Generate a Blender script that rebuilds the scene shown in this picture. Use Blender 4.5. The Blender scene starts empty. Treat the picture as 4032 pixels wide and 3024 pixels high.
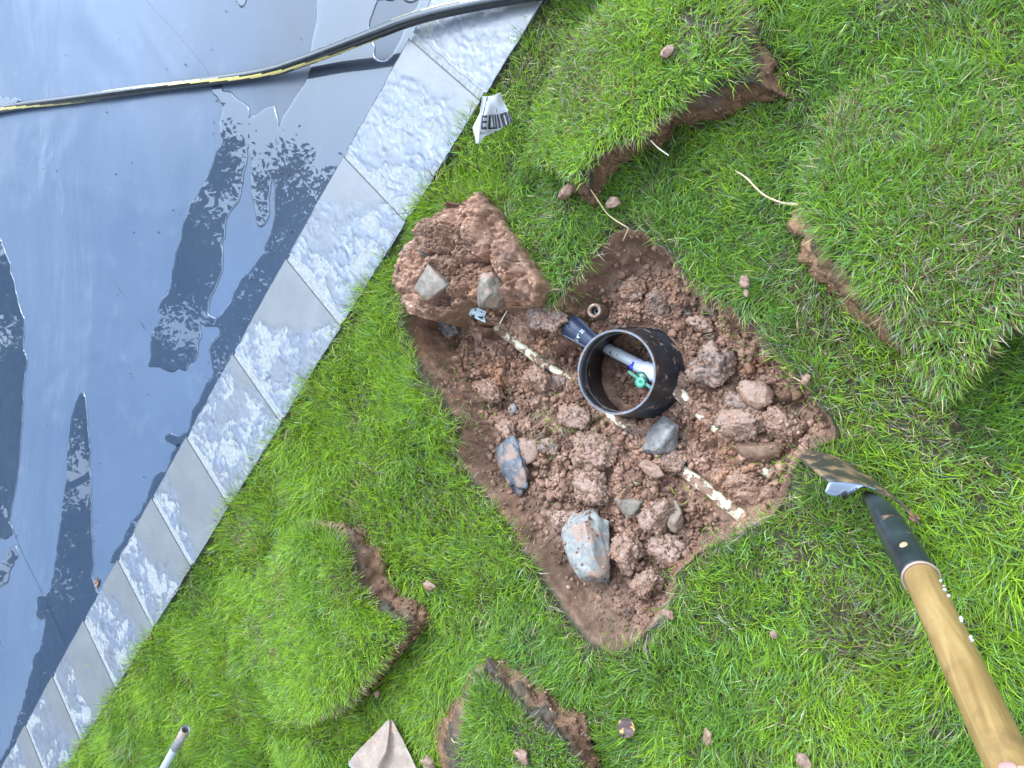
import bpy, math, random
import numpy as np
from mathutils import Vector, noise as mnoise, geometry as mgeo
R=math.radians
random.seed(7); RNG=np.random.default_rng(11)
scn=bpy.context.scene; COL=scn.collection
# ------------------------------------------------------------------ camera
H=1.45; TILT=R(33.62); FPX=2930.0
cam=bpy.data.cameras.new('camera'); cam.sensor_width=36; cam.lens=36*FPX/4032; cam.clip_start=.02; cam.clip_end=2000
co=bpy.data.objects.new('camera',cam); co.location=(0,0,H); co.rotation_euler=(0,TILT,0); COL.objects.link(co); scn.camera=co
# ------------------------------------------------------------------ light
SUN_EL=R(52); SUN_AZ=math.atan2(1.0,-0.55)      # azimuth measured from +X
w=bpy.data.worlds.new('World'); scn.world=w; w.use_nodes=True
nt=w.node_tree; nt.nodes.clear()
out=nt.nodes.new('ShaderNodeOutputWorld'); bg=nt.nodes.new('ShaderNodeBackground'); sky=nt.nodes.new('ShaderNodeTexSky')
sky.sky_type='NISHITA'; sky.sun_disc=False; sky.sun_elevation=SUN_EL; sky.sun_rotation=math.pi/2-SUN_AZ
sky.air_density=1.0; sky.dust_density=2.5; sky.ozone_density=1.4
tc=nt.nodes.new('ShaderNodeTexCoord'); cn=nt.nodes.new('ShaderNodeTexNoise'); cn.inputs['Scale'].default_value=1.7; cn.inputs['Detail'].default_value=7; cn.inputs['Roughness'].default_value=.55; cn.inputs['Distortion'].default_value=.6
cr=nt.nodes.new('ShaderNodeValToRGB'); cr.color_ramp.elements[0].position=.47; cr.color_ramp.elements[1].position=.66
cr.color_ramp.elements[0].color=(0,0,0,1); cr.color_ramp.elements[1].color=(1,1,1,1)
mx=nt.nodes.new('ShaderNodeMix'); mx.data_type='RGBA'; mx.inputs[7].default_value=(13.6,15.0,17.0,1)
ml=nt.nodes.new('ShaderNodeMath'); ml.operation='MULTIPLY_ADD'; ml.inputs[1].default_value=.62; ml.inputs[2].default_value=.30
nt.links.new(tc.outputs['Generated'],cn.inputs['Vector']); nt.links.new(cn.outputs['Fac'],cr.inputs['Fac']); nt.links.new(cr.outputs['Color'],ml.inputs[0])
nt.links.new(ml.outputs[0],mx.inputs[0]); nt.links.new(sky.outputs['Color'],mx.inputs[6])
vd=nt.nodes.new('ShaderNodeVectorMath'); vd.operation='DOT_PRODUCT'; vd.inputs[1].default_value=(math.cos(SUN_AZ)*math.cos(SUN_EL),math.sin(SUN_AZ)*math.cos(SUN_EL),math.sin(SUN_EL))
nv_=nt.nodes.new('ShaderNodeVectorMath'); nv_.operation='NORMALIZE'; nt.links.new(tc.outputs['Generated'],nv_.inputs[0]); nt.links.new(nv_.outputs[0],vd.inputs[0])
mxx=nt.nodes.new('ShaderNodeMath'); mxx.operation='MAXIMUM'; mxx.inputs[1].default_value=0; nt.links.new(vd.outputs['Value'],mxx.inputs[0])
pw=nt.nodes.new('ShaderNodeMath'); pw.operation='POWER'; pw.inputs[1].default_value=5; nt.links.new(mxx.outputs[0],pw.inputs[0])
gl=nt.nodes.new('ShaderNodeMix'); gl.data_type='RGBA'; gl.blend_type='ADD'; gl.inputs[7].default_value=(31,42,57,1)
nt.links.new(pw.outputs[0],gl.inputs[0]); nt.links.new(mx.outputs[2],gl.inputs[6]); nt.links.new(gl.outputs[2],bg.inputs['Color'])
bg.inputs['Strength'].default_value=.15; nt.links.new(bg.outputs[0],out.inputs[0])
sl=bpy.data.lights.new('sun','SUN'); sl.energy=1.75; sl.angle=R(14); sl.color=(1,.93,.82)
so=bpy.data.objects.new('sun',sl); COL.objects.link(so)
sd=Vector((math.cos(SUN_AZ)*math.cos(SUN_EL),math.sin(SUN_AZ)*math.cos(SUN_EL),math.sin(SUN_EL)))
so.rotation_euler=sd.to_track_quat('Z','Y').to_euler(); so.location=sd*20
scn.view_settings.view_transform='Standard'; scn.view_settings.look='None'; scn.view_settings.exposure=.66; scn.view_settings.gamma=1
scn.view_settings.use_curve_mapping=False
scn.cycles.max_bounces=8; scn.cycles.transparent_max_bounces=8
# ------------------------------------------------------------------ geometry helpers
ct,st=math.cos(TILT),math.sin(TILT); K=4032/2212
def at(u,v,z=0.):
    "point at height z seen at (u,v) of the 2212x1659 measuring grid"
    cx=(u*K-2016)/FPX; cy=(1512-v*K)/FPX
    dx=cx*ct-st; dz=-cx*st-ct
    t=(z-H)/dz
    return Vector((dx*t,cy*t,z))
def atd(u,v,d):
    cx=(u*K-2016)/FPX; cy=(1512-v*K)/FPX
    return Vector(((cx*ct-st)*d,cy*d,H+(-cx*st-ct)*d))
def A2(pts,z=0.): return np.array([at(u,v,z)[:2] for u,v in pts])
def hsh(i,j,k=0):
    n=(i*374761393+j*668265263+k*2147483647)&0xffffffff
    n=((n^(n>>13))*1274126177)&0xffffffff
    return ((n^(n>>16))&0xffff)/65535.
def vnoise(x,y,seed=0):
    x=np.asarray(x,float);y=np.asarray(y,float)
    i=np.floor(x).astype(np.int64); j=np.floor(y).astype(np.int64); fx=x-i; fy=y-j
    fx=fx*fx*(3-2*fx); fy=fy*fy*(3-2*fy)
    a=hsh(i,j,seed);b=hsh(i+1,j,seed);c=hsh(i,j+1,seed);d=hsh(i+1,j+1,seed)
    return a+(b-a)*fx+(c-a)*fy+(a-b-c+d)*fx*fy
def fbm(x,y,s=1.,o=4,seed=0):
    t=0;amp=.5;tot=0
    for k in range(o):
        t=t+amp*vnoise(x*s+k*17.3,y*s-k*9.1,seed+k); tot+=amp; amp*=.5; s*=2.03
    return t/tot
def worley(x,y,sc,seed=0):
    x=x*sc;y=y*sc;i=np.floor(x).astype(np.int64);j=np.floor(y).astype(np.int64);f1=np.full(x.shape,9.);f2=f1.copy()
    for a in (-1,0,1):
        for b in (-1,0,1):
            d=np.hypot(i+a+hsh(i+a,j+b,seed)-x,j+b+hsh(i+a,j+b,seed+7)-y); f2=np.minimum(f2,np.maximum(f1,d)); f1=np.minimum(f1,d)
    return f1,f2
def shards(x,y,sc,seed=0,warp=.25):
    "angular broken faces: every cell is a tilted plane; dark narrow cracks between"
    x0_=x;x=(x+warp/sc*(fbm(x,y,sc*1.5,3,seed+3)-.5))*sc; y=(y+warp/sc*(fbm(x0_,y,sc*1.5,3,seed+4)-.5))*sc
    i=np.floor(x).astype(np.int64);j=np.floor(y).astype(np.int64);f1=np.full(x.shape,9.);f2=f1.copy();h=f1*0
    for a in (-1,0,1):
        for b in (-1,0,1):
            I,J=i+a,j+b; dx=x-I-hsh(I,J,seed); dy=y-J-hsh(I,J,seed+7); d=np.hypot(dx,dy)
            v=hsh(I,J,seed+11)*.5+.5+dx*(hsh(I,J,seed+12)-.5)*1.4+dy*(hsh(I,J,seed+13)-.5)*1.4
            n_=d<f1; f2=np.minimum(f2,np.maximum(f1,d)); f1=np.minimum(f1,d); h=np.where(n_,v,h)
    return h*(.35+.65*np.minimum(1,(f2-f1)*4.5)**.6)
def clumpy(x,y,sc,seed=0,warp=.35):
    wx_=x+warp/sc*(fbm(x,y,sc*1.6,3,seed+3)-.5); wy_=y+warp/sc*(fbm(x,y,sc*1.6,3,seed+4)-.5)
    f1,f2=worley(wx_,wy_,sc,seed); return np.minimum(1,(f2-f1)*2.6)**.55*.75+.25*(1-f1)   # 0 in the cracks, about 1 on the lumps
def inpoly(x,y,P):
    r=np.zeros(np.shape(x),bool); n=len(P)
    for i in range(n):
        x1,y1=P[i];x2,y2=P[(i+1)%n]
        if y1==y2: continue
        c=((y1>y)!=(y2>y))&(x<(x2-x1)*(y-y1)/(y2-y1)+x1); r^=c
    return r
def pdist(x,y,P,closed=True):
    d=np.full(np.shape(x),1e9); n=len(P)
    for i in range(n if closed else n-1):
        a=np.array(P[i]);b=np.array(P[(i+1)%n]); ab=b-a; L=ab@ab+1e-12
        t=np.clip(((x-a[0])*ab[0]+(y-a[1])*ab[1])/L,0,1)
        d=np.minimum(d,np.hypot(x-a[0]-t*ab[0],y-a[1]-t*ab[1]))
    return d
def sdf(x,y,P): d=pdist(x,y,P); return np.where(inpoly(x,y,P),d,-d)
def sstep(a,b,x): t=np.clip((x-a)/(b-a),0,1); return t*t*(3-2*t)
def resample(P,step,jit=0,seed=0,close=True):
    P=[np.array(p,float) for p in P]; o=[]
    n=len(P)
    for i in range(n if close else n-1):
        a,b=P[i],P[(i+1)%n]; k=max(1,int(np.linalg.norm(b-a)/step))
        for j in range(k): o.append(a+(b-a)*j/k)
    if not close: o.append(P[-1])
    o=np.array(o)
    if jit:
        rr=np.random.default_rng(seed); q=rr.normal(size=o.shape)*jit
        o=o+(q+np.roll(q,1,0))*.5
    return o
def smoothloop(P,k=1):
    for _ in range(k): P=(np.roll(P,1,0)+2*P+np.roll(P,-1,0))/4
    return P
# ------------------------------------------------------------------ objects
def link(o,parent=None):
    COL.objects.link(o)
    if parent: o.parent=parent
    return o
def tag(o,label=None,cat=None,group=None,kind=None):
    if label:o['label']=label
    if cat:o['category']=cat
    if group:o['group']=group
    if kind:o['kind']=kind
    return o
def empty(name,loc=(0,0,0),**k):
    o=bpy.data.objects.new(name,None); o.empty_display_size=.05; o.location=loc; link(o); tag(o,**k); bpy.context.view_layer.update(); return o
def mesh(name,V,F,mat=None,parent=None,smooth=True,mats=None,mi=None):
    m=bpy.data.meshes.new(name)
    if isinstance(F,np.ndarray):
        V=np.asarray(V,np.float32); nf,k=F.shape
        m.vertices.add(len(V)); m.vertices.foreach_set('co',V.ravel())
        m.loops.add(nf*k); m.loops.foreach_set('vertex_index',F.ravel().astype(np.int32))
        m.polygons.add(nf); m.polygons.foreach_set('loop_start',np.arange(0,nf*k,k,dtype=np.int32))
        m.polygons.foreach_set('loop_total',np.full(nf,k,np.int32)); m.update(calc_edges=True)
    else:
        m.from_pydata([tuple(map(float,v)) for v in V],[],[tuple(map(int,f)) for f in F]); m.update()
    if smooth: m.polygons.foreach_set('use_smooth',np.ones(len(m.polygons),bool))
    for q in (mats or ([mat] if mat else [])): m.materials.append(q)
    if mi is not None: m.polygons.foreach_set('material_index',np.asarray(mi,np.int32))
    m.validate()
    o=bpy.data.objects.new(name,m); link(o,parent)
    if parent is not None: o.matrix_parent_inverse=parent.matrix_world.inverted()
    return o
def vcol(o,name,C):
    a=o.data.color_attributes.new(name,'FLOAT_COLOR','POINT')
    C=np.asarray(C,np.float32)
    if C.ndim==1: C=np.stack([C]*3,1)
    a.data.foreach_set('color',np.concatenate([C,np.ones((len(C),1),np.float32)],1).ravel())
def frame(d):
    d=Vector(d).normalized(); a=Vector((0,0,1)) if abs(d.z)<.9 else Vector((1,0,0))
    x=d.cross(a).normalized(); return x,d.cross(x).normalized(),d
def tubeVF(path,rad,n=16,cap=True,base=0,inner=None):
    "swept tube; returns verts, faces"
    path=[Vector(p) for p in path]; V=[];F=[]
    if not hasattr(rad,'__len__'): rad=[rad]*len(path)
    x=None
    for i,p in enumerate(path):
        d=(path[min(i+1,len(path)-1)]-path[max(i-1,0)]).normalized()
        if x is None: x,y,_=frame(d)
        else:
            x=(x-d*x.dot(d)).normalized(); y=d.cross(x)
        for k in range(n):
            a=2*math.pi*k/n; V.append(p+(x*math.cos(a)+y*math.sin(a))*rad[i])
    for i in range(len(path)-1):
        for k in range(n):
            a=i*n+k;b=i*n+(k+1)%n; F.append((a+base,b+base,b+n+base,a+n+base))
    if cap:
        F.append(tuple(base+k for k in reversed(range(n)))); F.append(tuple(base+(len(path)-1)*n+k for k in range(n)))
    return V,F
def tube(name,path,rad,mat,parent=None,n=16,cap=True,**k):
    V,F=tubeVF(path,rad,n,cap); return mesh(name,V,F,mat,parent,**k)
def latheVF(c,axis,prof,n=48):
    "prof: list of (r,h) along axis from c, closed ring profile"
    x,y,d=frame(axis); c=Vector(c); V=[];F=[]; m=len(prof)
    for k in range(n):
        a=2*math.pi*k/n; e=x*math.cos(a)+y*math.sin(a)
        for r,h in prof: V.append(c+e*r+d*h)
    for k in range(n):
        for i in range(m):
            j=(i+1)%m; k2=(k+1)%n
            F.append((k*m+i,k2*m+i,k2*m+j,k*m+j))
    return V,F
_txt={}
def textVF(s):
    "flat text triangles; x advances, height about .7"
    if s in _txt: return _txt[s]
    c=bpy.data.curves.new('t','FONT'); c.body=s; c.resolution_u=2
    o=bpy.data.objects.new('t',c); COL.objects.link(o); dg=bpy.context.evaluated_depsgraph_get()
    m=o.evaluated_get(dg).to_mesh(); m.calc_loop_triangles()
    V=[tuple(v.co) for v in m.vertices]; F=[tuple(t.vertices) for t in m.loop_triangles]
    o.evaluated_get(dg).to_mesh_clear(); bpy.data.objects.remove(o); bpy.data.curves.remove(c)
    _txt[s]=(V,F); return V,F
# ------------------------------------------------------------------ materials
class NT:
    def __init__(s,name):
        s.m=bpy.data.materials.new(name); s.m.use_nodes=True; s.t=s.m.node_tree; s.t.nodes.clear()
        s.out=s.n('ShaderNodeOutputMaterial'); s.p=s.n('ShaderNodeBsdfPrincipled'); s.l(s.p.outputs[0],s.out.inputs[0]); s.tc=s.n('ShaderNodeTexCoord')
    def n(s,t,**k):
        q=s.t.nodes.new(t)
        for a,b in k.items(): setattr(q,a,b)
        return q
    def l(s,a,b): s.t.links.new(a,b)
    def noise(s,sc,det=4,rough=.55,dist=0,vec=None,stretch=None):
        q=s.n('ShaderNodeTexNoise'); q.inputs['Scale'].default_value=sc; q.inputs['Detail'].default_value=det; q.inputs['Roughness'].default_value=rough; q.inputs['Distortion'].default_value=dist
        v=vec or s.tc.outputs['Object']
        if stretch:
            mp=s.n('ShaderNodeMapping'); mp.inputs['Scale'].default_value=stretch[:3]
            if len(stretch)>3: mp.inputs['Rotation'].default_value=(0,0,stretch[3])
            s.l(v,mp.inputs[0]); v=mp.outputs[0]
        s.l(v,q.inputs['Vector']); return q.outputs['Fac']
    def ramp(s,f,stops):
        q=s.n('ShaderNodeValToRGB'); r=q.color_ramp
        while len(r.elements)<len(stops): r.elements.new(.5)
        for e,(p,c) in zip(r.elements,stops):
            e.position=p; e.color=(*(c if hasattr(c,'__len__') else (c,)*3),1)
        s.l(f,q.inputs[0]); return q.outputs[0]
    def mix(s,f,a,b,mode='MIX'):
        q=s.n('ShaderNodeMix'); q.data_type='RGBA'; q.blend_type=mode
        for i,v in ((0,f),(6,a),(7,b)):
            if hasattr(v,'is_output') : s.l(v,q.inputs[i])
            elif i==0: q.inputs[0].default_value=v
            else: q.inputs[i].default_value=(*v,1)
        return q.outputs[2]
    def attr(s,name): q=s.n('ShaderNodeAttribute'); q.attribute_name=name; return q.outputs['Color']
    def set(s,**k):
        for a,v in k.items():
            i=s.p.inputs[a.replace('_',' ')]
            if hasattr(v,'is_output'): s.l(v,i)
            else: i.default_value=(*v,1) if hasattr(v,'__len__') and len(v)==3 else v
        return s
    def bump(s,h,dist=.002,strength=1.,prev=None):
        q=s.n('ShaderNodeBump'); q.inputs['Distance'].default_value=dist; q.inputs['Strength'].default_value=strength; s.l(h,q.inputs['Height'])
        if prev: s.l(prev,q.inputs['Normal'])
        s.l(q.outputs[0],s.p.inputs['Normal']); return q.outputs[0]
def soil_colour(t):
    a=t.noise(22,6,.65,.4); b=t.noise(90,4,.7); c=t.noise(7,4,.6,.8)
    col=t.ramp(a,[(.3,(.070,.036,.024)),(.46,(.155,.083,.054)),(.58,(.235,.135,.090)),(.72,(.32,.21,.15))])
    col=t.mix(t.ramp(c,[(.52,0.),(.66,.8)]),col,(.22,.105,.055))
    g=t.noise(13,5,.6,1.2)
    col=t.mix(t.ramp(g,[(.64,0.),(.70,.75)]),col,(.10,.098,.098))
    col=t.mix(t.ramp(b,[(.3,.55),(.6,0.)]),col,(.050,.029,.021))
    col=t.mix(1.,col,t.ramp(t.noise(10,4,.65,.5),[(.34,(.62,.58,.56)),(.5,(1.05,1.05,1.05)),(.64,(1.42,1.42,1.45))]),'MULTIPLY')
    return col
def m_ground():
    t=NT('soil and turf ground'); s=soil_colour(t)
    thatch=t.ramp(t.noise(60,4,.7),[(.3,(.018,.016,.008)),(.7,(.055,.050,.022))])
    far=t.ramp(t.noise(5,6,.75),[(.3,(.035,.075,.012)),(.7,(.075,.14,.025))])
    at_=t.n('ShaderNodeSeparateColor'); t.l(t.attr('zone'),at_.inputs[0])
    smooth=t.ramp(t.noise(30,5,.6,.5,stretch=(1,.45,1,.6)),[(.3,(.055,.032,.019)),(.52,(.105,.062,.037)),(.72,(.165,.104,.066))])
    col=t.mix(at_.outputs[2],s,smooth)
    col=t.mix(at_.outputs[0],thatch,col); col=t.mix(at_.outputs[1],col,far)
    t.set(Base_Color=col,Roughness=.72); t.p.inputs['Specular IOR Level'].default_value=.3
    n1=t.bump(t.noise(150,5,.7),.0022,.9); t.bump(t.noise(520,3,.6),.0008,.8,n1)
    return t.m
def m_soil(name='wet red soil',smooth=False,dark=1.,gain=1.):
    t=NT(name)
    if smooth: col=t.ramp(t.noise(28,6,.62,.7,stretch=(1,1,2.5)),[(.3,(.07*dark,.04*dark,.023*dark)),(.5,(.15*dark,.085*dark,.05*dark)),(.7,(.22*dark,.135*dark,.09*dark))])
    else: col=t.mix(1.,soil_colour(t),(gain,gain,gain*.97),'MULTIPLY')
    t.set(Base_Color=col,Roughness=.7); t.p.inputs['Specular IOR Level'].default_value=.3
    n1=t.bump(t.noise(140,6,.7),.003,.9); t.bump(t.noise(480,3,.6),.0008,.8,n1); return t.m
def m_sodsoil(nm='sod side soil',g=1.):
    t=NT(nm); top=t.attr('zone')
    soil=t.ramp(t.noise(30,6,.62,.7),[(.3,(.045*g,.022*g,.011*g)),(.5,(.105*g,.054*g,.028*g)),(.7,(.18*g,.105*g,.060*g))])
    root=t.ramp(t.noise(120,4,.7),[(.35,(.012,.010,.008)),(.7,(.07,.055,.035))])
    t.set(Base_Color=t.mix(top,soil,root),Roughness=.72); t.p.inputs['Specular IOR Level'].default_value=.3
    n1=t.bump(t.noise(130,6,.7),.003,.9); return t.m
def m_rock(name,c1,c2,c3,sc=40,mud=.5):
    t=NT(name)
    col=t.ramp(t.noise(sc,7,.7,.6),[(.3,c1),(.5,c2),(.68,c3)])
    col=t.mix(t.ramp(t.noise(sc*.55,5,.65,.3),[(1-mud,0.),(min(.99,1.08-mud),.9)]),col,(.18,.112,.078))
    t.set(Base_Color=col,Roughness=.62); n1=t.bump(t.noise(130,6,.7),.0022,.9); return t.m
def m_grass():
    t=NT('grass blade'); c=t.attr('tint')
    t.set(Base_Color=c,Roughness=.5); t.p.inputs['Specular IOR Level'].default_value=.2
    tr=t.n('ShaderNodeBsdfTranslucent'); t.l(c,tr.inputs[0]); mx=t.n('ShaderNodeMixShader'); mx.inputs[0].default_value=.35
    t.l(t.p.outputs[0],mx.inputs[1]); t.l(tr.outputs[0],mx.inputs[2]); t.l(mx.outputs[0],t.out.inputs[0]); return t.m
def m_plain(name,c,rough=.5,var=.25,sc=30,metal=0,bump=0,coat=0,spec=.5):
    t=NT(name); d=tuple(x*(1-var) for x in c); e=tuple(min(1,x*(1+var)) for x in c)
    t.set(Base_Color=t.ramp(t.noise(sc,5,.6),[(.3,d),(.7,e)]),Roughness=rough,Metallic=metal); t.p.inputs['Specular IOR Level'].default_value=spec
    t.p.inputs['Coat Weight'].default_value=coat
    if bump: t.bump(t.noise(sc*5,4,.6),bump,.8)
    return t.m
def m_muddy(name,c,mudlo=.5,mudhi=.56,sc=60,rough=.35,mud=(.20,.11,.07),stretch=None,metal=0,var=.1):
    t=NT(name); base=t.ramp(t.noise(25,4,.6),[(.3,tuple(x*(1-var) for x in c)),(.7,tuple(min(1,x*(1+var)) for x in c))])
    f=t.ramp(t.noise(sc,6,.62,.3,stretch=stretch),[(mudlo,0.),(mudhi,1.)])
    mc=t.ramp(t.noise(90,4),[(.3,tuple(x*.65 for x in mud)),(.7,tuple(x*1.2 for x in mud))])
    t.set(Base_Color=t.mix(f,base,mc),Roughness=t.ramp(f,[(0,rough),(1,.8)]),Metallic=metal); t.bump(f,.0012,.8); return t.m
M_grass=m_grass(); M_ground=m_ground(); M_soil=m_soil(); M_soilB=m_soil('dry facing soil of the turned block',gain=1.08); M_soilsm=m_soil('smooth cut clay',True); M_sod=m_sodsoil()
def m_cover():
    t=NT('wet vinyl pool cover'); pos=t.tc.outputs['Object']
    a=t.noise(1.3,5,.55,.6,stretch=(1,.35,1,.9)); b=t.noise(.6,3,.5,.4)
    col=t.ramp(a,[(.3,(.046,.068,.106)),(.52,(.053,.077,.116)),(.72,(.063,.086,.124))])
    col=t.mix(t.ramp(t.noise(9,6,.7),[(.55,0.),(.8,.25)]),col,(.15,.17,.20))
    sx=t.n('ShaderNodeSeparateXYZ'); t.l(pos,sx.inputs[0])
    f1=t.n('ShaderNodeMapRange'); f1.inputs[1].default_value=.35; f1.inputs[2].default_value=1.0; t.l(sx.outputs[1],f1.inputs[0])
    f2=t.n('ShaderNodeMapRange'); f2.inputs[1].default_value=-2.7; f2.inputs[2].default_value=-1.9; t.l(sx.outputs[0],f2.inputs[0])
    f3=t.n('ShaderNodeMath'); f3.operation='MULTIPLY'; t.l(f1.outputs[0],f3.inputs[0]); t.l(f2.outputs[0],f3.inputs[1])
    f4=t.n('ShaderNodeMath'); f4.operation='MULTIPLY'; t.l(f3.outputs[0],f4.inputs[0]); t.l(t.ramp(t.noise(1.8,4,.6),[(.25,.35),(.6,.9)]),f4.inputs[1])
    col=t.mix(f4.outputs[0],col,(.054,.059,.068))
    t.set(Base_Color=col,Roughness=t.ramp(t.noise(2.2,4,.55,.5,stretch=(1,.4,1,.9)),[(.3,.24),(.7,.40)])); t.p.inputs['IOR'].default_value=1.33; t.p.inputs['Specular IOR Level'].default_value=.34
    n1=t.bump(t.noise(1.6,4,.45,1.2,stretch=(1,.5,1,.75)),.03,.6)
    n2=t.bump(t.noise(4,2,.4,.8,stretch=(1,.3,1,-.5)),.004,.3,n1)
    return t.m
def m_water():
    t=NT('rain water film'); t.t.nodes.remove(t.p)
    f=t.n('ShaderNodeFresnel'); f.inputs[0].default_value=1.55; g=t.n('ShaderNodeBsdfGlossy'); g.inputs['Roughness'].default_value=.0
    tr=t.n('ShaderNodeBsdfTransparent'); tr.inputs[0].default_value=(.95,.97,.98,1); mx=t.n('ShaderNodeMixShader')
    bm=t.n('ShaderNodeBump'); bm.inputs['Distance'].default_value=.0004; bm.inputs['Strength'].default_value=.12; t.l(t.noise(4,2,.4),bm.inputs['Height'])
    t.l(bm.outputs[0],g.inputs['Normal'])
    t.l(f.outputs[0],mx.inputs[0]); t.l(tr.outputs[0],mx.inputs[1]); t.l(g.outputs[0],mx.inputs[2]); t.l(mx.outputs[0],t.out.inputs[0]); return t.m
def m_stone():
    t=NT('cleft bluestone'); s=t.n('ShaderNodeSeparateColor'); t.l(t.attr('zone'),s.inputs[0])
    sm=t.ramp(t.noise(9,6,.6,.4),[(.3,(.078,.083,.086)),(.6,(.095,.100,.102)),(.8,(.114,.118,.120))])
    cl=t.ramp(t.noise(34,6,.72,.8),[(.30,(.040,.049,.066)),(.43,(.070,.083,.106)),(.58,(.094,.109,.135)),(.72,(.125,.140,.166))])
    col=t.mix(s.outputs[0],sm,cl); col=t.mix(s.outputs[1],col,(.040,.045,.058))
    rust=t.ramp(t.noise(13,5,.6,.3),[(.70,0.),(.78,.35)]); col=t.mix(rust,col,(.26,.18,.12))
    t.set(Base_Color=col,Roughness=.42); n1=t.bump(t.noise(90,5,.6),.0007,.6); return t.m
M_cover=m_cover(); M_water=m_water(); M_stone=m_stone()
M_mortar=m_plain('pale mortar',(.15,.158,.155),.85,.25,80,bump=.001)
# ------------------------------------------------------------------ coping line
Lp=[(1623,143),(1362,608),(1130,1008),(920,1385),(735,1713),(601,1956),(468,2204),(333,2444),(210,2663),(100,2848)]
Rp=[(1912,371),(1605,851),(1337,1300),(1100,1652),(911,1992),(756,2223),(595,2460),(459,2715),(331,2921)]
Lw=np.array([at(x/K,y/K)[:2] for x,y in Lp]); Rw=np.array([at(x/K,y/K)[:2] for x,y in Rp])
c0=Lw.mean(0); uu=np.linalg.svd(Lw-c0)[2][0]
if uu[1]<0: uu=-uu                         # towards image top
nn=np.array([uu[1],-uu[0]])                # towards lawn (+x)
if (Rw.mean(0)-c0)@nn<0: nn=-nn
WID=float(((Rw-c0)@nn).mean()); S_=sorted([float(v) for v in (Lw-c0)@uu])
print('coping width',WID,'u',uu,'n',nn,'S',np.round(S_,3))
def cp(s,n,z=0.): p=c0+uu*s+nn*n; return Vector((p[0],p[1],z))
SL=.357
while S_[-1]<4.2: S_.append(S_[-1]+SL)
S_=S_[::-1]
while S_[-1]>-4.2: S_.append(S_[-1]-SL)
S_=S_[::-1]
V=[];
for z in (-.0022,-.10):
    for s,n in ((S_[0],.004),(S_[-1],.004),(S_[-1],WID-.006),(S_[0],WID-.006)): V.append(cp(s,n,z))
coping=mesh('coping',V,[(0,1,2,3),(7,6,5,4),(0,4,5,1),(1,5,6,2),(2,6,7,3),(3,7,4,0)],M_mortar,smooth=False); tag(coping,kind='structure')
def make_stone(s0,s1,i):
    vis=-3.3<(s0+s1)/2<2.2; st_=.0045 if vis else .03
    ns=int((s1-s0)/st_); nw=int(WID/st_)
    S,N=np.meshgrid(np.linspace(s0,s1,ns),np.linspace(-.004,WID,nw),indexing='ij')
    g1=.009; sd0=np.minimum(np.minimum(S-s0,s1-S),np.minimum(N+.004,WID-N))
    # cleft and honed zones
    rr=random.Random(i*13+5); d0=rr.choice((.03,.09,.12,.16,.20)); tl=rr.uniform(-.08,.22); m=sstep(-.03,.03,(s1-S)-d0+tl*(N/WID-.5)+.20*(fbm(S,N,6,4,i)-.5))
    m=np.maximum(m*(.55+.45*sstep(.35,.5,fbm(S,N,10,3,i+3))),.06)
    wx=.02*(fbm(S,N,14,3,i+50)-.5); f=fbm((S+wx)*1.,(N-wx)*.75,55,5,i+9); r=1-np.abs(2*fbm(S+wx*2,N*.8,34,4,i+90)-1)
    f2=fbm(S+wx,N,120,3,i+33)
    layers=np.floor((f*.6+fbm(S,N,9,3,i+4)*.8)*9)/9
    lay=np.floor(fbm(S+.03*(f-.5),N,16,4,i+21)*11)/11; g_=fbm(S*2.2+N*1.1+.02*(f-.5),N*1.2-S*.6,70,4,i+61)
    ww=.10*(fbm(S,N,7,3,i+40)-.5); q_=fbm((S+ww)*85,(N+ww*.5)*42,1.,5,i+61); rg=1-np.abs(2*q_-1); r=np.maximum(r*.97,1-np.abs(2*fbm((S+ww)*30,(N+ww)*11,1.,4,i+71)-1))
    z=m*(.006*(lay-.75)+.0036*(q_-.5)+.0018*(rg-.7)-.0025*sstep(.93,.99,r)+.0008*(f2-.5))+.0003*(f-.5)
    edge=np.exp(-sd0/.006); z-=edge*.0002*m
    crack=sstep(.94,.99,r)*m*.8
    jx=.006*(fbm(S*0+s0,N,30,3,i)-.5); 
    S2=S+(g1+jx*1.5)*(1-sstep(0,.035,S-s0))-g1*(1-sstep(0,.035,s1-S))
    N2=N+.005*(fbm(S,N*0,22,3,i+77)-.5)*np.maximum(sstep(WID-.03,WID,N),1-sstep(0,.03,N))
    X=c0[0]+uu[0]*S2+nn[0]*N2; Y=c0[1]+uu[1]*S2+nn[1]*N2
    n=ns*nw; V=np.stack([X.ravel(),Y.ravel(),z.ravel()],1)
    idx=np.arange(n).reshape(ns,nw)
    F=np.stack([idx[:-1,:-1],idx[1:,:-1],idx[1:,1:],idx[:-1,1:]],-1).reshape(-1,4)
    b=np.concatenate([idx[:,0],idx[-1,1:],idx[-2::-1,-1],idx[0,-2:0:-1]]); Vb=V[b].copy(); Vb[:,2]=-.042
    k=len(b); ar=np.arange(k); F2=np.stack([b,b[(ar+1)%k],n+(ar+1)%k,n+ar],1)
    # orientation: make top face up
    V=np.concatenate([V,Vb]); F=np.concatenate([F,F2])
    p0,p1,p2=V[F[0][0]],V[F[0][1]],V[F[0][2]]
    if np.cross(p1-p0,p2-p0)[2]<0: F=F[:,::-1]
    o=mesh('stone',V,F,M_stone,coping)
    z_=np.concatenate([np.stack([m.ravel(),crack.ravel(),m.ravel()*0],1),np.tile([[.6,0.,0.]],(k,1))]); vcol(o,'zone',z_)
for i in range(len(S_)-1): make_stone(S_[i],S_[i+1],i)
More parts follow.
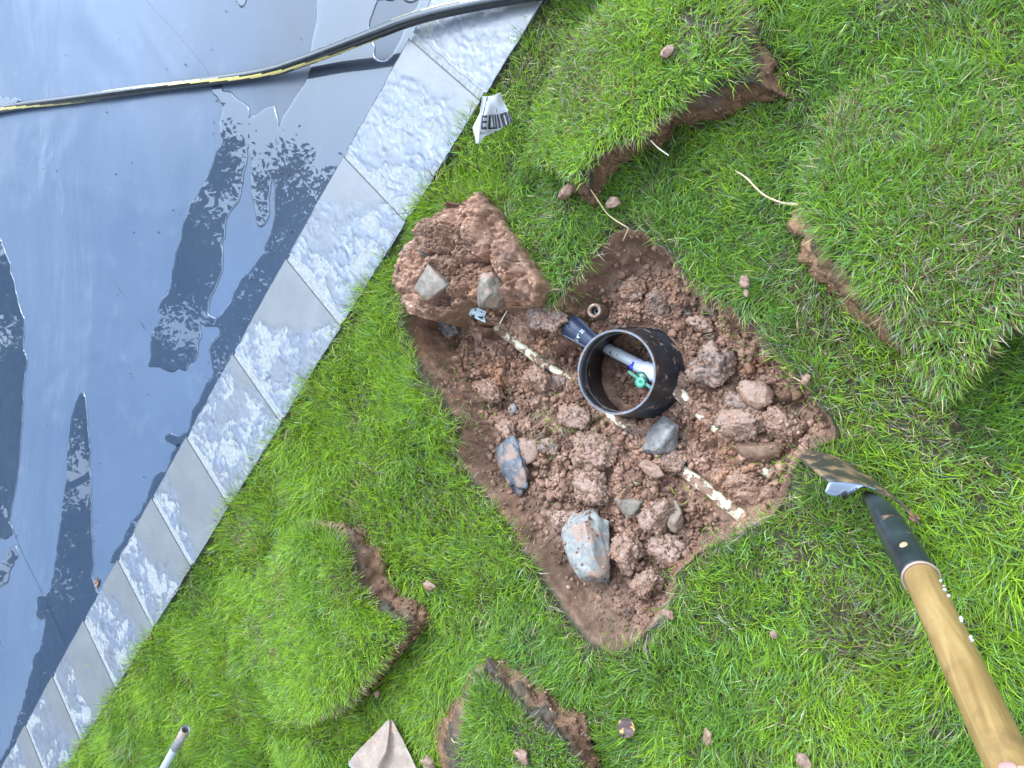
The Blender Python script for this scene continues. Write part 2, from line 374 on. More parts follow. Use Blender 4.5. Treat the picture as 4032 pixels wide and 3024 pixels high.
# ------------------------------------------------------------------ hole and ground height
ZS=-.045
hole_uv=[(1345,486),(1400,503),(1428,530),(1470,590),(1560,652),(1640,720),(1700,790),(1760,860),(1812,925),(1800,958),(1745,978),(1712,1025),(1695,1075),(1665,1110),(1600,1150),(1520,1190),(1462,1240),(1448,1290),(1425,1340),(1385,1380),(1330,1418),(1290,1394),(1240,1340),(1190,1270),(1130,1190),(1080,1110),(1035,1050),(995,1005),(985,960),(1000,915),(950,850),(915,800),(890,745),(878,690),(905,650),(1000,635),(1130,632),(1195,655),(1235,612),(1290,545)]
HP=smoothloop(resample(A2(hole_uv,ZS),.012,.004,3),1)
def interp(ctrl,x,y,p=3):
    w_=0;s_=0
    for u,v,z,val in ctrl:
        q=at(u,v,z); d=((x-q[0])**2+(y-q[1])**2+1e-5)**(-p/2); w_=w_+d; s_=s_+d*val
    return s_/w_
DC=[(1345,530,-.1,.05),(1290,600,-.1,.075),(1400,600,-.15,.10),(1300,690,-.15,.115),(1480,700,-.15,.105),(1360,800,-.17,.135),(1250,780,-.16,.12),(1110,760,-.16,.125),(1000,790,-.17,.14),(960,720,-.17,.15),(1080,860,-.16,.13),(1000,900,-.12,.09),(1160,940,-.13,.105),(1060,1000,-.1,.085),(1290,980,-.12,.09),(1450,900,-.15,.12),(1560,800,-.14,.105),(1680,880,-.13,.11),(1560,960,-.13,.10),(1690,960,-.13,.10),(1640,1060,-.13,.10),(1560,1100,-.12,.095),(1400,1060,-.11,.085),(1300,1100,-.11,.085),(1180,1150,-.1,.07),(1260,1230,-.1,.08),(1400,1230,-.1,.08),(1330,1330,-.09,.06),(1160,690,-.09,.03),(1060,680,-.1,.03),(1200,720,-.1,.045),(1120,700,-.08,.028)]
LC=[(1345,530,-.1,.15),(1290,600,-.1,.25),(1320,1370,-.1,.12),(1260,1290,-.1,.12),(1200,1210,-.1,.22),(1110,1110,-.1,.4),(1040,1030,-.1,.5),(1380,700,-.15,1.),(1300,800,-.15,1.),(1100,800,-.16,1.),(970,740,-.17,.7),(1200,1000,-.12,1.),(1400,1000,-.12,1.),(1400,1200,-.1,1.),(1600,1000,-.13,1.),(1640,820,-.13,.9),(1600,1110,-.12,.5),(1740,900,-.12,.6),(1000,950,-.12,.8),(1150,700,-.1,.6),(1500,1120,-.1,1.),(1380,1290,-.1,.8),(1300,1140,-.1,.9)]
def lawn_z(x,y):
    n_=(x-c0[0])*nn[0]+(y-c0[1])*nn[1]-WID; return ZS+.034*(fbm(x,y,4.1,2,3)-.5)+.018*(fbm(x,y,11,2,31)-.5)+.020*np.exp(-np.clip(n_,0,9)/.06)
def pipepath(a,b,z): return np.array([at(*a,z)[:2],at(*b,z)[:2]])
RC=np.array(at(1330,804,-.03)[:2])    # ring centre
P1a,P1b,P1z=(1958/K,1288/K),(2935/K,2042/K),-.155
P2z=-.148; P2a,P2b=(2381/K,1366/K),(3045/K,1874/K)
PP1=pipepath(P1a,P1b,P1z); PP2=np.array([at(*P2a,P2z)[:2],at(2585/K,1472/K,P2z)[:2],at(2762/K,1628/K,P2z)[:2],at(*P2b,P2z)[:2]])
def fine(lo,hi,a,b,st_,far,mid=(-4.2,1.)):
    l=[]; x=a; s=st_
    while x>lo: s=min(s*1.35,far if x<mid[0] else .05); x-=s; l.append(x)
    l=l[::-1]; l+=list(np.arange(a,b,st_)); x=b; s=st_
    while x<hi: s=min(s*1.35,far if x>mid[1] else .05); x+=s; l.append(x)
    return np.array(l)
hx0,hx1=HP[:,0].min()-.03,HP[:,0].max()+.03; hy0,hy1=HP[:,1].min()-.03,HP[:,1].max()+.03
print('hole',hx0,hx1,hy0,hy1)
GX=fine(-60,60,hx0,hx1,.0032,3.); GY=fine(-60,60,hy0,hy1,.0032,3.,(-2.6,1.9))
X,Y=np.meshgrid(GX,GY,indexing='ij')
Z=lawn_z(X,Y)
fx=(X>hx0-.001)&(X<hx1)&(Y>hy0-.001)&(Y<hy1)
xs,ys=X[fx],Y[fx]
d=sdf(xs+.012*(fbm(xs,ys,28,3,5)-.5),ys+.012*(fbm(xs,ys,28,3,6)-.5),HP)
dep=interp(DC,xs,ys); lum=np.clip(interp(LC,xs,ys),.22,1)
def base_fn(x,y,dd,dp): return lawn_z(x,y)*0+ZS-dp*sstep(-.002,.034,dd)**.8
base=base_fn(xs,ys,d,dep)
wx=xs+.006*(fbm(xs,ys,70,3,8)-.5)+.003*(fbm(xs,ys,190,2,18)-.5); wy=ys+.006*(fbm(xs,ys,70,3,9)-.5)+.003*(fbm(xs,ys,190,2,19)-.5)
field=base.copy(); rr=np.random.default_rng(5)
cand=[]
for _ in range(9000):
    x=rr.uniform(hx0,hx1); y=rr.uniform(hy0,hy1); r=.0045*(1-rr.random())**(-.52); r=min(r,.030); cand.append((x,y,r,rr.uniform(.55,1.),rr.uniform(0,3.14),rr.uniform(.6,1.)))
cand=np.array(cand); cd=sdf(cand[:,0],cand[:,1],HP); cl=interp(LC,cand[:,0],cand[:,1]); cdep=interp(DC,cand[:,0],cand[:,1])
cb=base_fn(cand[:,0],cand[:,1],cd,cdep)
for (x,y,r,asp,a,hh),dd,l_,b_ in zip(cand,cd,cl,cb):
    if dd<r*.6+.008 or rr.random()>l_*1.15: continue
    if l_<.5 and r>.012: continue
    i=np.nonzero((np.abs(wx-x)<r*1.7)&(np.abs(wy-y)<r*1.7))[0]
    if len(i)==0: continue
    dx=wx[i]-x; dy=wy[i]-y; c_,s_=math.cos(a),math.sin(a); p=(dx*c_+dy*s_); q=(-dx*s_+dy*c_)/asp
    rad2=r*r-p*p-q*q; ok=rad2>0
    hgt=b_-r*.35+np.sqrt(np.maximum(rad2,0))*hh
    field[i]=np.where(ok,np.maximum(field[i],hgt),field[i])
inside=sstep(0,.02,d)
field+=inside*lum*(.024*(shards(xs,ys,19,12)-.6)+.015*(shards(xs,ys,46,13)-.6)+.006*(clumpy(xs,ys,105,14)-.8)+.012*(fbm(xs,ys,14,3,15)-.5))+inside*.005*(fbm(xs,ys,30,5,22)-.5)+inside*(1-lum)*(-.007*(1-np.minimum(1,clumpy(xs,ys,13,61,.8)*1.8)))
# soil over / beside the buried pipes
def seg_t(x,y,P):
    best=np.full(x.shape,9.);tt=np.zeros(x.shape); L=0; tot=sum(np.linalg.norm(P[i+1]-P[i]) for i in range(len(P)-1))
    for i in range(len(P)-1):
        a,b=P[i],P[i+1]; ab=b-a; l=np.linalg.norm(ab); t=np.clip(((x-a[0])*ab[0]+(y-a[1])*ab[1])/l/l,0,1)
        q=np.hypot(x-a[0]-t*ab[0],y-a[1]-t*ab[1]); tt=np.where(q<best,(L+t*l)/tot,tt); best=np.minimum(best,q); L+=l
    return best,tt
for P,zc,exp in ((PP1,P1z,[(0.0,.34),(.735,.99)]),(PP2,P2z,[(0,.19),(.575,.610),(.665,.695),(.95,.985)])):
    q,t=seg_t(xs,ys,P); nz=.01*(fbm(xs,ys,60,4,71)-.5)
    e=np.zeros(xs.shape)
    for a,b in exp: e=np.maximum(e,sstep(a-.012,a+.012,t+.02*(fbm(xs,ys,80,3,44)-.5))*(1-sstep(b-.012,b+.012,t+.02*(fbm(xs,ys,80,3,45)-.5))))
    nr=q<.028
    lo=zc-.003+nz*1.3+sstep(.014,.03,q)*.020; hi=zc+.0165+nz*.6-sstep(.006,.024,q)*.014
    field=np.where(nr&(e>.5),np.minimum(field,lo),field); field=np.where(nr&(e<=.5)&(t>0)&(t<1),np.maximum(field,hi),field)
# inside and around the valve box
rd=np.hypot(xs-RC[0],ys-RC[1])
bot=-.172+.014*(fbm(xs,ys,35,4,55)-.5)
field=np.where(rd<.112,np.minimum(field,np.where(rd<.088,np.minimum(bot,-.162),-.170+.01*(fbm(xs,ys,60,3,57)-.5))),field)
field=np.where((rd>=.112)&(rd<.15),np.minimum(field,-.168+ (rd-.112)*1.3+.012*(fbm(xs,ys,60,3,57)-.5)),field)
Zf=np.where(d>-.002,field,lawn_z(xs,ys)); Z[fx]=Zf
# pool basin under the cover
sN=(X-c0[0])*nn[0]+(Y-c0[1])*nn[1]; sS=(X-c0[0])*uu[0]+(Y-c0[1])*uu[1]
Z=np.where((sN<WID-.12)&(sN>-5.4)&(np.abs(sS)<10),-.35,Z)
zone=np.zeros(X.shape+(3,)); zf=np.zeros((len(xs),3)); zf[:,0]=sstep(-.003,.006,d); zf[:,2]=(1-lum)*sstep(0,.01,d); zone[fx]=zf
farm=np.maximum(np.maximum(sstep(1.15,1.5,np.abs(Y)),sstep(.45,.7,X)),sstep(3.,3.4,-X)); zone[...,1]=farm
idx=np.arange(X.size).reshape(X.shape); F=np.stack([idx[:-1,:-1],idx[1:,:-1],idx[1:,1:],idx[:-1,1:]],-1).reshape(-1,4)
ground=mesh('ground',np.stack([X.ravel(),Y.ravel(),Z.ravel()],1),F,M_ground); tag(ground,kind='structure'); vcol(ground,'zone',zone.reshape(-1,3))
def gz(x,y):
    x=np.asarray(x,float);y=np.asarray(y,float)
    i=np.clip(np.searchsorted(GX,x)-1,0,len(GX)-2); j=np.clip(np.searchsorted(GY,y)-1,0,len(GY)-2)
    a=(x-GX[i])/(GX[i+1]-GX[i]); b=(y-GY[j])/(GY[j+1]-GY[j])
    return Z[i,j]*(1-a)*(1-b)+Z[i+1,j]*a*(1-b)+Z[i,j+1]*(1-a)*b+Z[i+1,j+1]*a*b
def drop(u,v,extra=0.):
    "point of the ground seen at (u,v)"
    z=-.045
    for _ in range(25): p=at(u,v,z); z=.6*z+.4*float(gz(p[0],p[1]))
    p=at(u,v,z); return Vector((p[0],p[1],z+extra))
# ------------------------------------------------------------------ pool cover and puddles
ZC=-.060; ZW=-.0572
ss=np.concatenate([np.linspace(-9,-3.9,12)[:-1],np.arange(-3.9,2.8,.022),np.linspace(2.8,9,12)]); nl=np.concatenate([[.02],-np.arange(0,3.4,.022),-np.linspace(3.45,5.3,8)])
S,N=np.meshgrid(ss,nl,indexing='ij'); z=np.full(S.shape,ZC)
WX=c0[0]+uu[0]*S+nn[0]*N; WY=c0[1]+uu[1]*S+nn[1]*N
def q1(x,y): return (x/3,y/3)
def q4(x,y): return (x/3,553+y/3)
for pl,hh,wd in (([q1(920,160),q1(1010,300),q1(1100,420),q1(1190,510)],.0018,.022),([q1(1080,330),q1(1150,430),q1(1200,500)],-.0018,.02),([q1(640,600),q1(400,1000),q1(180,1400)],.0020,.06),([q1(1000,620),q1(900,1000),q1(760,1400)],.0020,.08),([q1(1250,650),q1(1100,1000),q1(960,1380)],-.0022,.07),
 ([q1(130,850),q1(240,1000),q1(420,1180),q1(700,1300),q1(1000,1390),q1(1220,1330)],.0018,.03),([q4(200,60),q4(420,80),q4(640,20)],.0018,.02),([q4(330,110),q4(500,250),q4(760,320),q4(1040,310)],.0020,.028),([q4(620,40),q4(800,180),q4(1030,300)],.0018,.022),([q4(300,530),q4(420,545),q4(520,550),q4(600,520)],.0018,.018),([q4(580,600),q4(700,660),q4(850,690),q4(940,650)],.0020,.02),([q4(940,480),q4(860,540),q4(800,650)],-.0018,.018),([q4(430,735),q4(350,800),q4(290,900),q4(250,960)],-.0018,.018),([q4(680,655),q4(560,720),q4(480,790)],-.0018,.016),([q4(560,350),q4(760,395),q4(1060,375)],.0020,.026),
 ([q1(560,100),q1(700,300),q1(820,420)],.002,.06),([q1(300,250),q1(560,330),q1(760,480)],-.002,.07),([q1(100,900),q1(300,800),q1(420,720)],.0018,.04),([q1(40,1100),q1(200,1200),q1(560,1500)],.0018,.04),([q4(700,1240),q4(1000,1060),q4(1180,900)],.0016,.04)):
    P_=A2(pl,-.06); wv=.03*(fbm(WX,WY,3,2,len(pl))-.5); z+=hh*np.exp(-(pdist(WX+wv,WY-wv,P_,False)/wd)**2)
z=np.clip(z,ZC-.004,ZC+.0020)
idx=np.arange(S.size).reshape(S.shape); F=np.stack([idx[:-1,:-1],idx[:-1,1:],idx[1:,1:],idx[1:,:-1]],-1).reshape(-1,4)
pc=empty('pool_cover',cp(0,-.5,ZC),label='grey blue vinyl pool cover stretched flat, puddles of rain water on it',cat='pool cover')
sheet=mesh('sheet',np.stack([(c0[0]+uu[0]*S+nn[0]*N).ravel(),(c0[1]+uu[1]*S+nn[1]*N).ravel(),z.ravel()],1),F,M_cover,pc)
M_seam=m_plain('cover seam',(.035,.045,.065),.4,.2)
def strip(name,pts,wd,z,mat,parent):
    pts=[at(u,v,z) for u,v in pts]; V=[];F=[]
    for i,p in enumerate(pts):
        dd=(pts[min(i+1,len(pts)-1)]-pts[max(0,i-1)]).normalized(); q=Vector((-dd.y,dd.x,0))*wd/2
        V+=[p+q,p-q]
    for i in range(len(pts)-1): F.append((2*i,2*i+1,2*i+3,2*i+2))
    return mesh(name,V,F,mat,parent,smooth=False)
def c1(x,y): return (x/3,y/3)
def c2(x,y): return (737.3+x/3,y/3)
def c4(x,y): return (x/3,553+y/3)
def c7(x,y): return (x/3,1106+y/3)
strip('seam',[c1(940,0),c1(1080,150),c1(1230,320),c1(1350,480)],.0035,ZC+.0012,M_seam,pc)
strip('seam',[c1(1640,840),c1(1760,980),c1(1900,1140),c1(2050,1310)],.0035,ZC+.0012,M_seam,pc)
strip('seam',[c4(650,40),c4(740,170),c4(850,330),c4(940,480)],.0025,ZC+.0012,M_seam,pc)
strip('seam',[c7(60,60),c7(150,280),c7(280,540),c7(430,870)],.0025,ZC+.0012,M_seam,pc)
def puddle(outer,holes=()):
    loops=[]
    for P in (outer,)+tuple(holes):
        L=smoothloop(resample(A2(P,ZW),.012,.0075,len(P)),1); loops.append(L)
    tess=mgeo.tessellate_polygon([[Vector((p[0],p[1],0)) for p in L] for L in loops])
    V=[(p[0],p[1],ZW) for L in loops for p in L]; F=[tuple(t) for t in tess]
    b=0
    # rounded rim running down to the cover
    for k,L in enumerate(loops):
        n=len(L); e=np.roll(L,-1,0)-np.roll(L,1,0); nr=np.stack([e[:,1],-e[:,0]],1); nr/=np.linalg.norm(nr,axis=1)[:,None]+1e-9
        area=np.sum(L[:,0]*np.roll(L[:,1],-1)-np.roll(L[:,0],-1)*L[:,1])/2
        sg=(1 if area>0 else -1)*(1 if k==0 else -1)
        prev=b
        for off,dz in ((.003,-.0006),(.0055,-.0020),(.0065,-.0035)):
            s0=len(V); V+=[(L[i][0]+nr[i][0]*off*sg,L[i][1]+nr[i][1]*off*sg,ZW+dz) for i in range(n)]
            F+=[(prev+i,s0+i,s0+(i+1)%n,prev+(i+1)%n) for i in range(n)]; prev=s0
        b+=n
    o=mesh('water',V,F,M_water)
    bmn=o.data
    sm_=np.ones(len(bmn.polygons),bool)
    for p_ in bmn.polygons:
        if all(abs(bmn.vertices[i].co.z-ZW)<1e-5 for i in p_.vertices): sm_[p_.index]=False
    bmn.polygons.foreach_set('use_smooth',sm_)
    import bmesh
    bm=bmesh.new(); bm.from_mesh(bmn)
    for f in bm.faces:
        f.normal_update()
        if f.normal.z<0: f.normal_flip()
    bm.to_mesh(bmn); bm.free()
    tag(o,kind='structure'); return o
edge=[(u,v) for u,v in ((925,-40),(890,62),(750,335),(622,555),(510,762),(410,935))]
P1=[(697,-60),c1(2060,0),c1(2050,90),c1(2045,180),c1(2010,300),c1(2005,440),c1(1970,510),c1(1955,560),c1(1920,640),c1(1870,720),c1(1830,760),c1(1800,840),c1(1780,850),c1(1790,800),c1(1775,680),c1(1700,720),c1(1620,770),c1(1597,790),c1(1610,700),c1(1560,655),c1(1510,655),c1(1470,600),c1(1400,550),c1(1360,560),c1(1370,600),c1(1420,640),c1(1440,720),c1(1430,830),c1(1445,900),c1(1410,960),c1(1370,1080),c1(1320,1170),c1(1290,1230),c1(1240,1310),c1(1220,1370),c1(1185,1430),c1(1180,1520),c1(1150,1600),c1(1140,1659),c4(1120,100),c4(1100,220),c4(1050,290),c4(1015,360),c4(1070,372),c4(1040,420),c4(985,490),c4(975,560),c4(980,620),c4(960,710),c4(1040,715),c4(1130,755),c4(1200,730),c4(1225,690),c4(1280,640),c4(1270,560),c4(1300,510),c4(1290,440),c4(1400,455),c4(1435,485),c4(1400,530),c4(1355,600),c4(1375,650),c4(1375,760),c4(1340,830),c4(1290,930),c4(1250,1000),c4(1230,1080),c4(1210,1130),c4(1180,1165),c4(1080,1168),c4(1058,1188),c4(1100,1212),c4(1170,1212),c4(1130,1280),c4(1080,1370),c4(1000,1430),c4(960,1520),c4(940,1600),c4(900,1659),c7(830,100),c7(780,220),c7(705,330),c7(760,345),c7(900,60),(360,1060),(430,945),(530,768),(640,560),(770,340),(910,70),(960,-60)]
isl1=[c1(1612,930),c1(1628,1050),c1(1635,1290),c1(1665,1440),c1(1690,1475),c1(1725,1440),c1(1738,1300),c1(1735,1200),c1(1765,1135),c1(1780,1200),c1(1785,1400),c1(1760,1500),c1(1715,1580),c1(1705,1640),c4(1640,60),c4(1570,130),c4(1520,200),c4(1505,280),c4(1470,320),c4(1430,400),c4(1400,408),c4(1350,390),c4(1357,250),c4(1400,170),c4(1440,70),c4(1430,20),c1(1422,1600),c1(1450,1480),c1(1490,1350),c1(1530,1330),c1(1556,1240),c1(1560,1150),c1(1590,1040)]
isl2=[c2(205,-20),c2(180,100),c2(165,180),c2(190,290),c2(190,370),c2(240,405),c2(300,400),c2(350,340),c2(385,290),c2(405,200),c2(440,120),c2(500,60),c2(515,-20)]
puddle(P1,(isl1,isl2))
P2=[c4(525,880),c4(500,920),c4(470,1000),c4(450,1150),c4(435,1300),c4(420,1500),c4(400,1659),c7(375,200),c7(345,400),c7(320,520),c7(285,560),c7(245,545),c7(235,680),c7(265,700),c7(290,650),c7(300,720),c7(270,840),c7(220,950),c7(180,1120),c7(130,1300),c7(60,1500),c7(-40,1700),c7(60,1700),c7(240,1320),c7(370,1090),c7(590,700),c7(650,540),c7(625,532),c7(590,420),c7(600,300),c7(595,200),c7(590,0),c4(580,1480),c4(575,1250),c4(565,1050),c4(550,920)]
puddle(P2)
puddle([c1(-60,1500),c1(0,1565),c1(30,1640),c4(62,50),c4(70,120),c4(95,200),c4(120,330),c4(150,420),c4(155,500),c4(150,600),c4(172,700),c4(155,760),c4(150,900),c4(135,1100),c4(125,1300),c4(100,1500),c4(70,1659),c7(50,60),c7(80,130),c7(40,172),c7(-80,150)])
puddle([c7(100,225),c7(115,270),c7(90,340),c7(60,400),c7(30,470),c7(-60,500),c7(-60,400),c7(20,330),c7(50,270)])
puddle([c1(1530,-40),c1(1532,10),c1(1545,50),c1(1580,30),c1(1602,-10),c1(1600,-40)])
puddle([c1(-80,600),c1(0,630),c1(60,645),c1(150,650),c1(60,680),c1(-80,740)])
# ------------------------------------------------------------------ grass
def blades(P,up,h,wd,lean,az,col,name,parent=None):
    n=len(P); P=np.asarray(P); L=np.stack([np.cos(az),np.sin(az),np.zeros(n)],1)
    tw=az+np.pi/2+RNG.normal(0,.7,n); Wv=np.stack([np.cos(tw),np.sin(tw),RNG.normal(0,.25,n)],1)*(wd/2)[:,None]
    hh=h[:,None]; le=lean[:,None]
    mid=P+up*hh*.5*np.cos(le*.6)+L*hh*.5*np.sin(le*.6)
    tip=mid+up*hh*.5*np.cos(le*1.35)+L*hh*.5*np.sin(le*1.35)
    V=np.stack([P-Wv*.8,P+Wv*.8,mid+Wv,mid-Wv,tip],1).reshape(-1,3)
    b=np.arange(n)*5
    T=np.concatenate([np.stack([b,b+1,b+2],1),np.stack([b,b+2,b+3],1),np.stack([b+3,b+2,b+4],1)])
    o=mesh(name,V,T,M_grass,parent,smooth=False)
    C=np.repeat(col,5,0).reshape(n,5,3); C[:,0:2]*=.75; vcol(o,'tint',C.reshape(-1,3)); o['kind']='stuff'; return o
LUSH=np.array([.235,.37,.018]); DEEP=np.array([.060,.145,.014]); MID=np.array([.140,.265,.026]); COOL=np.array([.14,.255,.085]); STRAW=np.array([.40,.34,.17]); BROWN=np.array([.13,.085,.045])
def grass_cols(x,y,dry,lush):
    n=len(x); r=RNG.random(n); base=DEEP+(MID-DEEP)*RNG.random(n)[:,None]
    base=base+(LUSH-base)*(np.clip(lush+RNG.normal(0,.25,n),0,1)*.85)[:,None]
    cool=(RNG.random(n)<.2)[:,None]; base=np.where(cool,COOL*(.7+.6*RNG.random(n))[:,None],base)
    dr=(RNG.random(n)<dry)[:,None]; base=np.where(dr,np.where((RNG.random(n)<.5)[:,None],np.where((RNG.random(n)<.5)[:,None],STRAW,np.array([.27,.26,.20])),BROWN)*(.6+.6*RNG.random(n))[:,None],base)
    return base*(.6+.75*RNG.random(n)**1.3)[:,None]
DPT=[(1180,60,.18),(1260,190,.1),(1790,250,.1),(2030,950,.16),(1180,1010,.07),(2150,520,.18),(1700,1040,.12),(1830,1020,.14),(1010,1120,.05),(540,1160,.10),(1760,1090,.10),(1500,640,.05),(1640,700,.07),(1850,1200,.12),(2000,870,.12),(1900,1400,.10),(1730,650,.1),(2150,470,.10),(1600,70,.06),(1240,190,.03)]
# sod footprints are needed before the lawn, so that no lawn blade grows through a clump
def star(P,c,k): return c+(P-c)*k
SODS=[]; SIDEV=[]
def sod(name,uv,zt,thick,label,flare=.01,seed=0,dens=15.5,dry=.06,lush=.4,grass=True,hl=.034,flares=None,roundness=.6,centre=None,low=None,drop_=0.,mat_=None):
    top=smoothloop(resample(A2(uv,zt),.0062,.0028,seed),1); c=np.array(at(*centre,zt)[:2]) if centre else top.mean(0); n=len(top)
    root=empty(name,(c[0],c[1],ZS),label=label,cat='sod clump' if grass else 'soil block',group='cut sod clumps around the hole' if grass else None)
    zg=zt-thick
    V=[];zone_=[]
    ks=list(np.linspace(.04,1,16))
    lo_=np.array(at(*low,zt)[:2])-c if low else np.array([0,0.]); lL=np.linalg.norm(lo_)+1e-6; lo_=lo_/lL
    def tz(x,y,k): return zt-drop_*sstep(-.15,1.,((x-c[0])*lo_[0]+(y-c[1])*lo_[1])/lL)+.022*(fbm(x,y,9,3,seed+3)-.5)+.006*(fbm(x,y,40,3,seed+4)-.5)-.020*roundness*k**6
    for k in ks:
        q=star(top,c,k)
        for p in q: V.append((p[0],p[1],float(tz(p[0],p[1],k)))); zone_.append(1. )
    nside=15; rr=np.random.default_rng(seed)
    dirs=top-c; dirs/=np.linalg.norm(dirs,axis=1)[:,None]; ph=np.arctan2(dirs[:,1],dirs[:,0])
    fl=np.full(n,flare)
    if flares:
        for (u,v,amt,rad) in flares:
            q=np.array(at(u,v,zt)[:2]); fl=np.maximum(fl,amt*np.exp(-(np.linalg.norm(top-q,axis=1)/rad)**2))
    edgez=np.array([V[15*n+i][2] for i in range(n)])
    for s in range(1,nside+1):
        t=s/nside; q=top+dirs*(fl*t**.8)[:,None]
        for i,p in enumerate(q):
            zz=edgez[i]+(zg-edgez[i])*t
            nz=.016*(mnoise.fractal(Vector((p[0]*24,p[1]*24,zz*34+seed)),.8,2.,5)); dv=mnoise.voronoi(Vector((p[0]*55,p[1]*55,zz*75)))[0]; nz+=.010*(min(1,(dv[1]-dv[0])*2.5)-.7)+.003*mnoise.noise(Vector((p[0]*160,p[1]*160,zz*190)))
            if t<.25: nz-=.004
            V.append((p[0]+dirs[i][0]*nz,p[1]+dirs[i][1]*nz,zz)); SIDEV.append(V[-1]) if t>.3 else None; zone_.append(float(np.clip(1.5-t*3.3+nz*45,0,1)))
    F=[]; R_=len(ks)+nside
    for r in range(R_-1):
        for i in range(n): j=(i+1)%n; F.append((r*n+i,r*n+j,(r+1)*n+j,(r+1)*n+i))
    F.append(tuple(range(n))[::-1]); V=np.array(V)
    area=np.sum(top[:,0]*np.roll(top[:,1],-1)-np.roll(top[:,0],-1)*top[:,1])
    if area<0: F=[f[::-1] for f in F]
    F=[f[::-1] for f in F]
    o=mesh('soil',V,F,mat_ or M_sod,root); vcol(o,'zone',np.array(zone_))
    ar=abs(area)/2; N_=int(ar*1e4*dens)
    bx0,by0=top.min(0); bx1,by1=top.max(0)
    x=RNG.uniform(bx0,bx1,int(N_*(bx1-bx0)*(by1-by0)/ar)); y=RNG.uniform(by0,by1,len(x)); sd_=sdf(x,y,top); k_=sd_>-.002
    thin=fbm(x,y,14,3,seed+60); k_&=(RNG.random(len(x))<np.clip((thin-.25)*4+.3,.25,1))
    for (u,v,amt,rad) in (flares or ()):
        q=at(u,v,zt); k_&=~((np.hypot(x-q[0],y-q[1])<rad*.8)&(sd_<.016)&(RNG.random(len(x))<.85))
    x,y,sd_=x[k_],y[k_],sd_[k_]
    vx,vy=x-c[0],y-c[1]; kk=np.clip(1-sd_/.10,0,1)
    zz=tz(x,y,np.clip(1-sd_/.12,0,1))-.002
    n_=len(x); hi_=1-sstep(-.35,.5,(vx*lo_[0]+vy*lo_[1])/lL) if low else np.ones(n_); az=np.arctan2(vy,vx)+RNG.normal(0,1.0,n_)*(1-kk*.45)+np.where(kk*hi_<.45,RNG.uniform(-3.1,3.1,n_),0)
    hg=hl*(.60+.95*fbm(x,y,11,3,seed+8))*(.6+.7*RNG.random(n_)); lean=np.abs(RNG.normal(1.0,.38,n_))+kk*.15
    dr=np.clip(dry+.35*sstep(.56,.72,fbm(x,y,8,3,seed+21))+.40*sstep(.02,.0,sd_)*hi_,0,.9)
    for u_,v_,r_ in DPT:
        q=at(u_,v_,zt); dr=np.maximum(dr,.45*np.exp(-((x-q[0])**2+(y-q[1])**2)/(r_*r_)))
    col=grass_cols(x,y,dr,np.clip(lush+1.3*(fbm(x,y,5,3,seed+22)-.5),0,1))
    up=np.tile([[0,0,1.]],(n_,1))
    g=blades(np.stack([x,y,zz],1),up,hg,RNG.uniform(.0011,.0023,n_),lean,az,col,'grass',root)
    fp=top+dirs*fl[:,None]*.6; SODS.append(fp); return root
sA=[(1122,300),(1118,260),(1138,195),(1180,130),(1215,70),(1250,20),(1310,-20),(1420,-50),(1530,-25),(1590,20),(1612,80),(1622,130),(1628,175),(1590,172),(1530,190),(1440,232),(1405,262),(1385,290),(1330,308),(1290,330),(1262,392),(1235,382),(1180,352),(1140,335)]
sod('sod_clump',sA,.062,.105,'large grassy sod clump right of the flag, its cut red soil face showing',flare=-.038,seed=11,lush=.55,flares=[(1590,175,.060,.07),(1520,195,.062,.06),(1262,392,.045,.055)],centre=(1370,150),low=(1200,60),drop_=.055)
sB=[(1730,440),(1745,330),(1770,230),(1800,165),(1870,120),(1960,95),(2060,95),(2160,130),(2240,190),(2300,300),(2310,450),(2290,600),(2225,668),(2165,705),(2120,765),(2062,838),(2030,850),(1995,812),(1965,750),(1945,722),(1893,670),(1835,588),(1790,545),(1762,505)]
sod('sod_clump',sB,.075,.118,'biggest sod clump, at the right edge, with pale dry patches and orange soil rim',flare=.004,seed=23,lush=.28,dry=.10,hl=.040,flares=[(1738,470,.055,.05),(1765,520,.065,.05),(1795,560,.065,.06),(1850,620,.06,.06),(1900,680,.05,.05)],centre=(2010,430),low=(2030,110),drop_=.09,mat_=m_sodsoil('orange sod side',1.75))
sC=[(718,1150),(742,1170),(765,1215),(772,1262),(800,1300),(868,1345),(872,1372),(835,1410),(795,1455),(770,1490),(725,1535),(650,1560),(560,1530),(500,1450),(490,1350),(520,1250),(590,1175),(660,1140)]
sod('sod_clump',sC,.048,.09,'lush bright green sod clump at the lower left, nearest to the paving',flare=.006,seed=37,lush=.8,dry=.03,hl=.034,flares=[(790,1230,.055,.08),(830,1310,.045,.06)],centre=(670,1360),low=(510,1330),drop_=.07)
sD=[(1040,1448),(1070,1470),(1120,1520),(1170,1562),(1210,1595),(1250,1660),(1270,1740),(1230,1810),(1100,1830),(1000,1800),(975,1700),(985,1610),(1005,1530),(1020,1470)]
sod('sod_clump',sD,.040,.08,'pointed sod clump at the bottom edge with a soil ridge along both sides',flare=.008,seed=41,lush=.4,dry=.06,hl=.032,flares=[(1130,1520,.034,.10),(1060,1455,.03,.05),(985,1640,.14,.12),(1010,1520,.07,.08),(1200,1590,.03,.06)],centre=(1110,1660),low=(1110,1850),drop_=.01)
